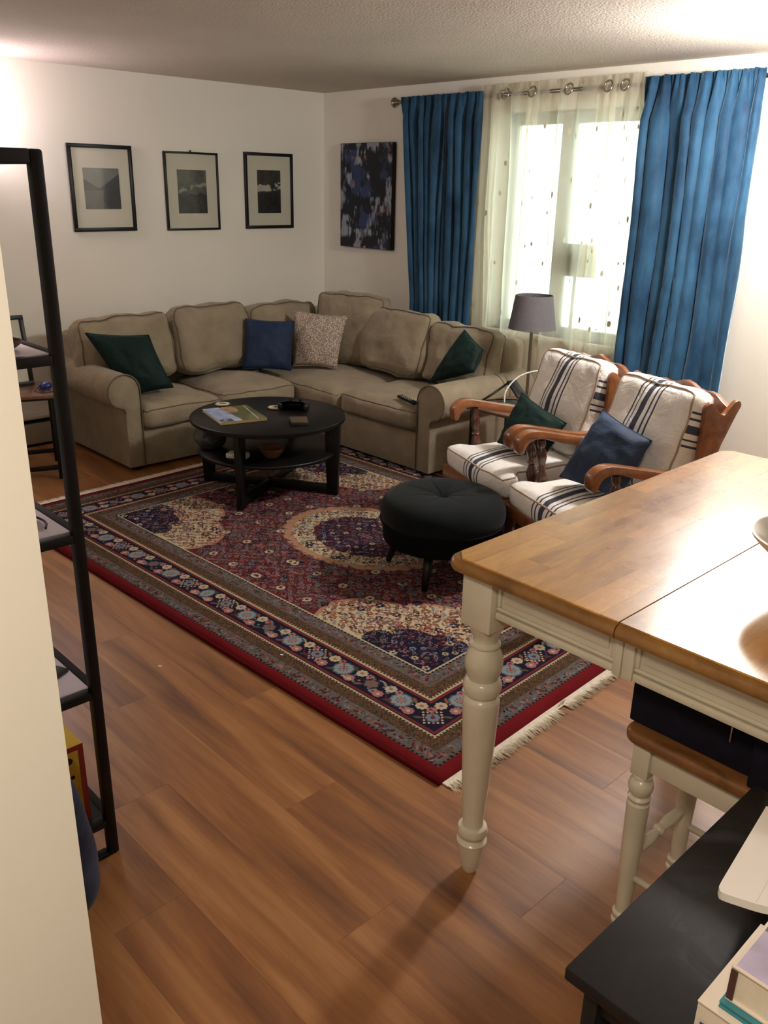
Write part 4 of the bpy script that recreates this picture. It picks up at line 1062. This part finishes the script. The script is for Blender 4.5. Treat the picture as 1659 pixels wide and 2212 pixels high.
finish('shade', bm, M['sage_shade'], wl, auto=50)

# ------------------------------------------------------------------ dining table
dt = thing('dining_table', 'counter height dining table with oak top and turned cream legs', 'dining table', (0, 0, 0))
X0, Y0, X1, Y1, ZT = -1.228, 1.368, 0.45, 2.735, .910
SEAM = -.770
def round_rect(x0, y0, x1, y1, r, corners):
    pts = []
    for (cx_, cy_, a0), on in zip(((x0 + r, y0 + r, PI), (x1 - r, y0 + r, 1.5 * PI), (x1 - r, y1 - r, 0), (x0 + r, y1 - r, .5 * PI)), corners):
        if on:
            for i in range(9): a = a0 + i * PI / 16; pts.append((cx_ + r * math.cos(a), cy_ + r * math.sin(a)))
        else: pts.append(((x0, y0), (x1, y0), (x1, y1), (x0, y1))[[PI, 1.5 * PI, 0, .5 * PI].index(a0)])
    return pts
for (xa, xb, cs) in ((X0, SEAM - .0015, (1, 0, 0, 1)), (SEAM + .0015, X1, (0, 1, 1, 0))):
    rr_ = .045
    pts = round_rect(xa, Y0, xb, Y1, rr_, cs)
    bm = bmesh.new(); prism(bm, pts, ZT - .036, ZT - .004, MXY); bmesh.ops.recalc_face_normals(bm, faces=bm.faces)
    es = [e for e in bm.edges if len(e.link_faces) == 2 and e.calc_face_angle(0) > R(60) and abs(e.verts[0].co.z - e.verts[1].co.z) < 1e-4 and not (abs(e.verts[0].co.x - SEAM) < .01 and abs(e.verts[1].co.x - SEAM) < .01)]
    bmesh.ops.bevel(bm, geom=es, offset=.014, segments=4, affect='EDGES', profile=.5)
    leafo = finish('table_leaf', bm, M['oak_edge'], dt, auto=35)
    # butcher block staves laid flush on the leaf, inset from the moulded edge
    ins = .016; rs = random.Random(3)
    lx0 = xa + (ins if cs[0] else 0); lx1 = xb - (ins if cs[1] else 0); ly0, ly1 = Y0 + ins, Y1 - ins
    x = lx0; sw = .066
    while x < lx1 - .002:
        xe = min(x + sw, lx1)
        if lx1 - xe < .015: xe = lx1
        y = ly0 - rs.uniform(0, .3)
        while y < ly1:
            ye = y + rs.uniform(.28, .55); a, b = max(y, ly0), min(ye, ly1)
            if ly1 - b < .05: b = ly1; ye = ly1 + 1
            if b - a > .03:
                g = .00012
                P = [(x + g, a + g), (xe - g, a + g), (xe - g, b - g), (x + g, b - g)]
                # clip the outer corners of the leaf
                c = .030
                if x == lx0 and cs[0] and a == ly0: P = [(x + c, a)] + P[1:] + [(x, a + c)]
                if x == lx0 and cs[3] and b == ly1: P = P[:-1] + [(x + c, b), (x, b - c)]
                bm = bmesh.new(); prism(bm, P, ZT - .0045, ZT, MXY); finish('stave', bm, M['stave'], leafo)
            y = ye
        x = xe
CP = M['cream']
AX0, AX1, AY0, AY1, AZ0, AZ1 = X0 + .045, X1 - .045, Y0 + .040, Y1 - .04, .775, ZT - .036
SQ = .088
def table_leg(cx_, cy_):
    h = SQ / 2
    bm = bmesh.new(); bx(bm, (cx_ - h, cy_ - h, .735), (cx_ + h, cy_ + h, AZ1), .003)
    # chamfered bottom
    prof = [(.010, 0), (.018, 0), (.024, .015), (.030, .045), (.037, .085), (.040, .10), (.031, .108), (.030, .112), (.038, .120), (.041, .132), (.037, .145), (.028, .150), (.0265, .156), (.030, .20), (.036, .30), (.041, .40), (.0445, .49), (.0455, .525), (.044, .533), (.037, .540), (.037, .545), (.044, .550), (.0475, .563), (.0475, .575), (.043, .586), (.037, .590), (.040, .600), (.046, .620), (.047, .637), (.042, .660), (.035, .672), (.033, .676), (.038, .681), (.038, .686), (.030, .692), (.029, .700), (.036, .716), (.041, .728), (.043, .736), (0, .736)]
    lathe(bm, prof, 36, (cx_, cy_, 0)); return finish('leg', bm, CP, dt, auto=38)
for lx_ in (AX0 + SQ / 2 - .008, AX1 - SQ / 2): 
    for ly_ in (AY0 + SQ / 2 - .008, AY1 - SQ / 2): table_leg(lx_, ly_)
def apron_seg(a0, a1, axis, c, side):
    # axis 'x': runs along x at y=c, outward side -1/+1
    def B(u0, u1, d0, d1, z0, z1, bev=.002):
        if axis == 'x': lo, hi = (u0, min(c + side * d0, c + side * d1), z0), (u1, max(c + side * d0, c + side * d1), z1)
        else: lo, hi = (min(c + side * d0, c + side * d1), u0, z0), (max(c + side * d0, c + side * d1), u1, z1)
        bx(bm, lo, hi, bev)
    bm = bmesh.new(); B(a0, a1, -.02, 0, AZ0, AZ1)
    B(a0, a1, 0, .010, AZ0, AZ0 + .018, .004); B(a0, a1, 0, .006, AZ0 + .021, AZ0 + .030, .003)
    B(a0, a0 + .010, 0, .006, AZ0 + .03, AZ1, .003); B(a1 - .010, a1, 0, .006, AZ0 + .03, AZ1, .003)
    B(a0 + .018, a1 - .018, 0, .003, AZ0 + .044, AZ1 - .004, .002)
    return finish('apron', bm, CP, dt, auto=35)
apron_seg(AX0 + SQ - .006, SEAM - .020, 'x', AY0 + .016, -1)
apron_seg(SEAM + .026, AX1 - SQ, 'x', AY0 + .016, -1)
apron_seg(AX0 + SQ, AX1 - SQ, 'x', AY1 - .016, 1)
apron_seg(AY0 + SQ, AY1 - SQ, 'y', AX0 + .016, -1); apron_seg(AY0 + SQ, AY1 - SQ, 'y', AX1 - .016, 1)
bm = bmesh.new(); bx(bm, (SEAM - .020, AY0 + .004, AZ0 - .002), (SEAM - .001, AY0 + .03, AZ1), .003); bx(bm, (SEAM + .001, AY0 + .004, AZ0 - .002), (SEAM + .026, AY0 + .03, AZ1), .003)
finish('apron_block', bm, CP, dt, auto=35)

bo = thing('footed_bowl', 'white footed bowl at the right edge of the dining table', 'bowl', (-.555, 1.800, ZT))
lathe_obj('bowl', [(0, .0), (.055, .0), (.055, .006), (.03, .016), (.022, .035), (.03, .05), (.08, .07), (.125, .10), (.148, .125), (.150, .132), (.143, .132), (.12, .105), (.07, .075), (0, .062)], M['ceramic'], bo, 56)

# ------------------------------------------------------------------ stool and the box on it
st_ = thing('wooden_stool', 'backless wooden stool with brown seat and cream turned legs under the table', 'stool', (-.590, 1.66, 0))
pts = round_rect(-.205, -.165, .205, .165, .035, (1, 1, 1, 1))
bm = bmesh.new(); prism(bm, pts, .572, .604, MXY); bmesh.ops.recalc_face_normals(bm, faces=bm.faces)
es = [e for e in bm.edges if e.calc_face_angle(0) > R(60)]; bmesh.ops.bevel(bm, geom=es, offset=.012, segments=4, affect='EDGES', profile=.5)
finish('seat', bm, M['stool_wood'], st_, auto=35)
def stool_leg(x, y):
    bm = bmesh.new(); bx(bm, (x - .021, y - .021, .49), (x + .021, y + .021, .572), .002)
    prof = [(.008, 0), (.014, 0), (.017, .02), (.022, .055), (.024, .07), (.018, .076), (.023, .084), (.023, .094), (.017, .100), (.019, .16), (.023, .28), (.0255, .40), (.0255, .412), (.020, .416), (.025, .422), (.026, .428), (.020, .434), (.026, .446), (.0285, .458), (.026, .470), (.018, .478), (.022, .482), (.022, .487), (.019, .491), (0, .491)]
    lathe(bm, prof, 28, (x, y, 0)); finish('leg', bm, CP, st_, auto=38)
for sx in (-1, 1):
    for sy in (-1, 1): stool_leg(sx * .158, sy * .128)
for sy in (-1, 1):
    box('apron', (-.14, sy * .128 - .009, .505), (.14, sy * .128 + .009, .570), CP, st_, .002)
    tube_obj('stretcher', [(-.15, sy * .128, .205), (0, sy * .128, .205), (.15, sy * .128, .205)], .009, CP, st_, 10)
for sx in (-1, 1):
    box('apron', (sx * .158 - .009, -.11, .505), (sx * .158 + .009, .11, .570), CP, st_, .002)
    lathe_obj('turned_stretcher', [(0, 0), (.009, 0), (.014, .04), (.016, .08), (.012, .105), (.009, .112), (.015, .118), (.015, .128), (.009, .134), (.012, .141), (.016, .17), (.013, .21), (.009, .25), (0, .25)], CP, st_, 16, mtx=Matrix.Translation((sx * .158, -.125, .26)) @ Matrix.Rotation(R(-90), 4, 'X'))
bxo = thing('storage_box', 'dark indigo fabric storage box lying on the stool under the table', 'box', (-.80, 1.532, .6045))
box('body', (0, 0, 0), (.275, .26, .105), M['indigo'], bxo, .006); box('lid', (-.003, -.003, .105), (.278, .263, .125), M['indigo'], bxo, .004)
box('metal_tab', (.225, -.006, .062), (.229, -.0005, .098), M['chrome'], bxo, .001)
bx2 = thing('storage_box', 'dark indigo fabric storage box right of the other on the stool', 'box', (-.518, 1.50, .6045))
box('body', (0, 0, 0), (.125, .26, .105), M['indigo'], bx2, .006); box('lid', (-.003, -.003, .105), (.128, .263, .125), M['indigo'], bx2, .004)

# ------------------------------------------------------------------ black bookcase in the foreground and what is on it
BZ = .72
bc_ = thing('black_cabinet', 'black stained wooden cabinet top in the near right foreground', 'cabinet', (0, 0, 0))
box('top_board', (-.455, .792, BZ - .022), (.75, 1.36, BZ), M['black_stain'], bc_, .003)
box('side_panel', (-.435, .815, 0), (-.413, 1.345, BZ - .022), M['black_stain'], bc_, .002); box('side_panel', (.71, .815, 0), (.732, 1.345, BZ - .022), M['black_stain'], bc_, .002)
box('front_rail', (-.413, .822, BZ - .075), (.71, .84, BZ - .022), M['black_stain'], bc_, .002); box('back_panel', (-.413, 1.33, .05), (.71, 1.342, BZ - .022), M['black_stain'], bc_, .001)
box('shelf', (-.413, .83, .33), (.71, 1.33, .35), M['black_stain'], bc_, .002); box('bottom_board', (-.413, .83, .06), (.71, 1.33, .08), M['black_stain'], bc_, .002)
def book(name, label, x, y, z, w, d, h, cover, rz=0, cat='book', over=.004):
    t = thing(name, label, cat, (x, y, z), rz)
    box('cover', (0, 0, 0), (w, d, .003), cover, t, .001); box('cover', (0, 0, h - .003), (w, d, h), cover, t, .001)
    box('pages', (0, over, .003), (w - over, d - over, h - .003), M['paper'], t, 0)
    box('spine', (w - .003, 0, 0), (w, d, h), cover, t, .001); return t
wc = base('cream_book_cloth', (226, 212, 194), .6)
b1 = book('thick_book', 'thick cream book at the bottom of the near right stack', -.283, .806, BZ, .235, .170, .080, wc)
box('blue_label', (.008, -.0012, .010), (.016, .0002, .052), M['bluecloth'], b1, 0)
b2 = book('thin_teal_book', 'thin teal book between the two cream books of the stack', -.262, .815, BZ + .0805, .21, .158, .010, M['teal'])
def cover_photo():
    h, w = 120, 90; Y, X = np.mgrid[0:h, 0:w]; Y = Y / h; X = X / w; f = fbm(h, w, 5, 97, 5)[..., None]
    im = np.zeros((h, w, 3)) + np.array([.70, .66, .76]) * (.9 + .2 * f)
    im = np.where((Y > .48 + .06 * f[..., 0])[..., None], np.array([.42, .38, .38]) * (.5 + 1.0 * f), im); return im
b3 = book('photo_book', 'cream hardback with a lilac and grey photo cover on top of the stack', -.259, .822, BZ + .0910, .20, .150, .052, wc)
quad_uv('cover_photo', (.004, .004, .0522), (.192, 0, 0), (0, .142, 0), img_mat('lilac_cover', cover_photo(), .4, coat=.3), b3)
box('ribbon', (.001, -.0012, .004), (.009, .0002, .048), M['brown_cloth'], b3, 0)
tx = bpy.data.curves.new('lettering', 'FONT'); tx.body = 'O V'; tx.size = .016; tx.extrude = .0002
to = bpy.data.objects.new('lettering', tx); COL.objects.link(to); dg = bpy.context.evaluated_depsgraph_get()
tm = bpy.data.meshes.new_from_object(to.evaluated_get(dg)); bpy.data.objects.remove(to)
lo_ = link_mesh('lettering', tm, M['black_plastic'], b3, False); lo_.location = (.060, .028, .0546)
ph = thing('mobile_phone', 'black phone lying on the photo book at the right edge', 'phone', (-.150, .832, BZ + .1455), R(5))
box('body', (0, 0, 0), (.07, .14, .008), M['black_plastic'], ph, .003); box('screen', (.004, .008, .008), (.066, .132, .0084), M['black_plastic'], ph, 0)
# notepad resting on a closed book, its near edge curling
b4_ = book('closed_book', 'closed book under the white notepad', -.19, 1.10, BZ, .22, .2, .055, M['black'])
bm = bmesh.new(); n1, n2 = 24, 18; vg = {}
def padz(u, v):
    return .057 + .006 * (1 - v) + .085 * min(u, .6) * (1 - v) ** 1.6 - .006 * math.exp(-((u - .25) / .15) ** 2) * (1 - v) ** 2
poly_r = .018
for k in (0, 1):
    for i in range(n1 + 1):
        for j in range(n2 + 1):
            u, v = i / n1, j / n2; x = u * .26; y = v * .24
            if u < .07 and v < .075:
                dx, dy = .07 * .26 - x, .075 * .24 - y; m = max(dx, dy); L_ = math.hypot(dx, dy)
                if L_ > 1e-6: x = .07 * .26 - dx * m / L_; y = .075 * .24 - dy * m / L_
            vg[(k, i, j)] = bm.verts.new((x, y, padz(u, v) + (.013 if k else 0)))
for i in range(n1):
    for j in range(n2):
        bm.faces.new([vg[(1, a, b)] for a, b in ((i, j), (i + 1, j), (i + 1, j + 1), (i, j + 1))]); bm.faces.new([vg[(0, a, b)] for a, b in ((i, j), (i, j + 1), (i + 1, j + 1), (i + 1, j))])
for i in range(n1):
    for j in (0, n2): bm.faces.new([vg[(0, i, j)], vg[(0, i + 1, j)], vg[(1, i + 1, j)], vg[(1, i, j)]])
for j in range(n2):
    for i in (0, n1): bm.faces.new([vg[(0, i, j)], vg[(0, i, j + 1)], vg[(1, i, j + 1)], vg[(1, i, j)]])
np_ = thing('notepad', 'open white ruled notepad with a curling rounded corner on the black cabinet', 'notepad', (-.352, .988, BZ), R(8))
finish('pages', bm, M['paper_white'], np_, auto=40)
bm = bmesh.new()
for q in range(1, 5):
    u = q * .2
    for s in range(16):
        v0, v1 = s / 16, (s + 1) / 16
        a = [bm.verts.new((u * .26 + e, v * .24 + .002, padz(u, v) + .0133)) for e, v in ((-.0003, v0), (.0003, v0), (.0003, v1), (-.0003, v1))]; bm.faces.new(a)
finish('ruled_line', bm, base('pink_ink', (225, 190, 190), .7), np_)

# ------------------------------------------------------------------ glass shelf unit behind the partition
su = thing('shelf_unit', 'tall black metal shelf unit with glass shelves behind the partition wall', 'shelf', (-1.827, .787, 0))
Wd_, Dp, Ht, T_ = 1.0, .36, 1.757, .028
KM = M['black_metal']
for sx in (0, 1):
    for sy in (0, 1):
        x = -sx * (Wd_ - T_); y = -sy * (Dp - T_)
        box('post', (x - T_, y - T_, 0), (x, y, Ht), KM, su, .006)
    x = -sx * (Wd_ - T_); box('floor_bar', (x - T_, -Dp + T_, 0), (x, -T_, .012), KM, su, .002); box('top_bar', (x - T_, -Dp + T_, Ht - T_), (x, -T_, Ht), KM, su, .003)
for y in (0, -(Dp - T_)): box('top_rail', (-Wd_ + T_, y - T_, Ht - T_), (-T_, y, Ht), KM, su, .003)
for i, z in enumerate((.118, .510, .932, 1.348)):
    bm = bmesh.new()
    bx(bm, (-Wd_ + T_, -T_ * .8, z - .022), (-T_, 0, z), .002); bx(bm, (-Wd_ + T_, -Dp, z - .022), (-T_, -Dp + T_ * .8, z), .002)
    bx(bm, (-T_, -Dp + T_, z - .022), (0, -T_, z), .002); bx(bm, (-Wd_, -Dp + T_, z - .022), (-Wd_ + T_, -T_, z), .002)
    f_ = finish('shelf_frame', bm, KM, su, auto=35)
    box('shelf_panel', (-Wd_ + .022, -Dp + .022, z - .008), (-.022, -.022, z - .001), M['reflection_painted_glass'] if i else M['black_metal'], f_, .001)
yb = thing('game_box', 'yellow and red cardboard box standing on the bottom shelf of the unit', 'box', (-1.865, .735, .1185), 0)
box('carton', (-.24, -.12, 0), (0, 0, .235), M['mustard'], yb, .002)
for lo, hi in (((.0002, -.12, 0), (.0018, -.106, .235)), ((.0002, -.014, 0), (.0018, 0, .235)), ((.0002, -.106, .221), (.0018, -.014, .235)), ((.0002, -.106, 0), (.0018, -.014, .014))): box('printed_border', lo, hi, M['brick_red'], yb, 0)
for q, (a, b) in enumerate(((-.04, .195), (-.05, .165), (-.035, .145))): lathe_obj('printed_mark', [(0, 0), (.010 - q * .002, 0), (.010 - q * .002, .001), (0, .001)], M['slot'], yb, 10, mtx=Matrix.Translation((.0004, a, b)) @ Matrix.Rotation(R(90), 4, 'Y'))
wlt = tag(box('folded_wallet', (-.035, -.05, 0), (.035, .05, .012), M['black_plastic'], None, .004), 'flat black wallet on the glass shelf at knee height', 'wallet'); wlt.location = (-1.965, .700, .5105); wlt.rotation_euler = (0, 0, R(25))
tag(tube_obj('black_cable', smooth_curve([(-2.10, .62, .936), (-2.03, .70, .937), (-1.985, .735, .937), (-1.935, .74, .937), (-1.90, .725, .936)], 6), .003, M['black_plastic']), 'thin black cable on the waist high glass shelf', 'cable')
rb_ = tag(lathe_obj('dark_red_bowl', [(0, 0), (.02, 0), (.034, .010), (.038, .020), (.035, .020), (.03, .012), (0, .004)], M['brown_cloth'], None, 28), 'small dark red bowl on the upper glass shelf', 'bowl'); rb_.location = (-1.955, .705, 1.3485)
rc = tag(box('folded_red_cloth', (-.06, -.045, 0), (.06, .045, .006), M['red'], None, .002), 'folded red cloth next to the bowl on the upper glass shelf', 'cloth'); rc.location = (-2.08, .71, 1.3485)
# blue woven bag slumped beside the shelf unit
bb = thing('fabric_bag', 'dark blue woven fabric bag slumped on the floor beside the shelf unit', 'bag', (-1.722, .585, 0))
bm = bmesh.new(); bmesh.ops.create_icosphere(bm, subdivisions=4, radius=1.0)
for v in bm.verts:
    c = v.co.copy(); h = (c.z + 1) / 2; w = .100 * (1 - .66 * h)
    ex = 2.6; nn = (abs(c.x) ** ex + abs(c.y) ** ex) ** (1 / ex) + 1e-6; rr2 = math.sqrt(max(0, 1 - c.z ** 2)) ** .55
    v.co = Vector((c.x / nn * rr2 * w * 1.0, c.y / nn * rr2 * (w * 1.15), .50 * h))
    v.co += noise.noise_vector(v.co * 9) * .008
finish('body', bm, M['denim'], bb, smooth=True)
tube_obj('strap', smooth_curve([(0, -.03, .47), (0, -.03, .53), (0, .03, .54), (0, .04, .47)], 6), .008, M['denim'], bb, 8)

# ------------------------------------------------------------------ little table in the left corner
lt_ = thing('small_desk', 'small wooden topped table with black legs left of the sofa arm', 'side table', (-4.915, 2.085, 0), math.atan2(.34, -.94))
lt_.location = (-4.93, 2.04, 0)
box('tabletop', (0, 0, .50), (.42, .44, .52), M['end_wood'], lt_, .003); box('edge_band', (-.002, -.002, .490), (.422, .442, .50), M['black'], lt_, .002)
for x in (.02, .40):
    for y in (.02, .42): box('leg', (x - .014, y - .014, 0), (x + .014, y + .014, .49), M['black'], lt_, .002)
for x in (.02, .40): box('foot_bar', (x - .012, .03, .06), (x + .012, .41, .085), M['black'], lt_, .002)
pf = thing('standing_picture', 'black photo frame with white mat leaning on the small desk', 'picture frame', (-5.265, 2.055, .5205), R(0)); pf.rotation_euler = (0, R(-8), 0)
w, h = .36, .42
for nm, lo, hi in (('frame', (-.018, -w, 0), (0, 0, .026)), ('frame', (-.018, -w, h - .026), (0, 0, h)), ('frame', (-.018, -.026, .026), (0, 0, h - .026)), ('frame', (-.018, -w, .026), (0, -w + .026, h - .026))): box(nm, lo, hi, M['black'], pf, .002)
box('mat', (-.016, -w + .02, .02), (-.008, -.02, h - .02), M['mat_board'], pf, 0); box('photo', (-.0079, -.25, .14), (-.0070, -.13, .27), M['grey_shade'], pf, 0)
box('easel_back', (-.07, -.2, .03), (-.018, -.16, .30), M['black'], pf, .002)
pwt = tag(lathe_obj('glass_paperweight', [(0, 0), (.03, 0), (.038, .015), (.034, .032), (.018, .042), (0, .044)], base('blue_glass', (30, 50, 130), .08, coat=1.0), None, 24), 'small blue glass paperweight on the small desk', 'paperweight'); pwt.location = (-5.12, 2.06, .5205)
eg = thing('eyeglasses', 'folded black eyeglasses on the small desk', 'glasses', (-5.03, 2.03, .5205), R(40))
for s in (-1, 1): tube_obj('rim', [(s * .03 + .022 * math.cos(a), 0.0 + .004 * math.sin(a), .02 + .017 * math.sin(a)) for a in [2 * PI * i / 18 for i in range(18)]], .002, M['black'], eg, 6, True)
tube_obj('bridge', [(-.009, 0, .024), (0, 0, .027), (.009, 0, .024)], .002, M['black'], eg, 6)
for s in (-1, 1): tube_obj('temple', [(s * .052, 0, .024), (s * .052, -.05, .01), (s * -.01, -.052 - .004 * s, .004)], .002, M['black'], eg, 6)

# ------------------------------------------------------------------ plant at the right edge
pl_ = thing('potted_plant', 'green leafy potted plant against the window wall at the right edge', 'plant', (-1.44, 4.36, 0))
lathe_obj('pot', [(0, 0), (.11, 0), (.15, .24), (.16, .25), (.16, .28), (.145, .28), (.14, .25), (0, .25)], M['pot'], pl_, 32)
lathe_obj('soil', [(0, .245), (.138, .245), (.10, .256), (0, .262)], M['soil'], pl_, 24)
rp = random.Random(2)
def leaf_obj(base_, tip, wid, parent):
    bm = bmesh.new(); b, t = Vector(base_), Vector(tip); mid = b.lerp(t, .5) + Vector((0, 0, .06)); side = (t - b).cross(Vector((0, 0, 1))).normalized(); g = []
    for i in range(11):
        s = i / 10; p = b.lerp(mid, s).lerp(mid.lerp(t, s), s); ww = wid * math.sin(PI * min(1, s * .92 + .04)) ** .8
        g.append([bm.verts.new(p - side * ww + Vector((0, 0, ww * .3))), bm.verts.new(p), bm.verts.new(p + side * ww + Vector((0, 0, ww * .3)))])
    for a, c in zip(g, g[1:]):
        bm.faces.new((a[0], a[1], c[1], c[0])); bm.faces.new((a[1], a[2], c[2], c[1]))
    o = finish('leaf', bm, M['leaf'], parent, smooth=True); sm = o.modifiers.new('thickness', 'SOLIDIFY'); sm.thickness = .0015
for i in range(13):
    a = i * 2.399; r_ = rp.uniform(.12, .24); h_ = rp.uniform(.40, .62); st0 = (rp.uniform(-.03, .03), rp.uniform(-.03, .03), .25)
    kx, ky = .09 * math.cos(a), .09 * math.sin(a)
    stem = tube_obj('stem', [st0, (kx * .5, ky * .5, h_ * .6), (kx, ky, h_ * .82)], .004, M['leaf'], pl_, 6)
    tip = (kx + r_ * math.cos(a) * .8, ky + r_ * math.sin(a) * .6 - .0, h_ * .80)
    if kx < -.02 and ky < .03: tip = (-.235 + .01 * i, -.12, h_ * .74)
    leaf_obj((kx, ky, h_ * .82), tip, rp.uniform(.025, .04), pl_)

# little paper scraps on the floor and rug
for i, (x, y, z, lab) in enumerate(((-2.61, 1.355, .0005, 'tiny white paper scrap on the bare floor planks'), (-2.36, 1.735, .0125, 'tiny white paper scrap on the rug border'))):
    bm = bmesh.new(); vs = bx(bm, (-.006, -.004, 0), (.006, .004, .0012))
    for v in vs: v.co.x += .002 * noise.noise(v.co * 400 + Vector((i, 0, 0)))
    o = finish('paper_scrap', bm, M['white']); o.location = (x, y, z); o.rotation_euler = (0, 0, .5); tag(o, lab, 'paper scrap')

for o in list(SC.objects):
    if o.parent is None and 'category' in o:
        n = o.name.split('.')[0]
        g = {'throw_pillow': 'throw pillows on the sofa and armchairs', 'velvet_curtain': 'blue velvet curtains at the window', 'coaster': 'coasters on the coffee table',
             'framed_print': 'three framed landscape prints on the left wall', 'storage_box': 'indigo boxes on the stool', 'paper_scrap': 'paper scraps on the floor'}.get(n)
        if g: o['group'] = g
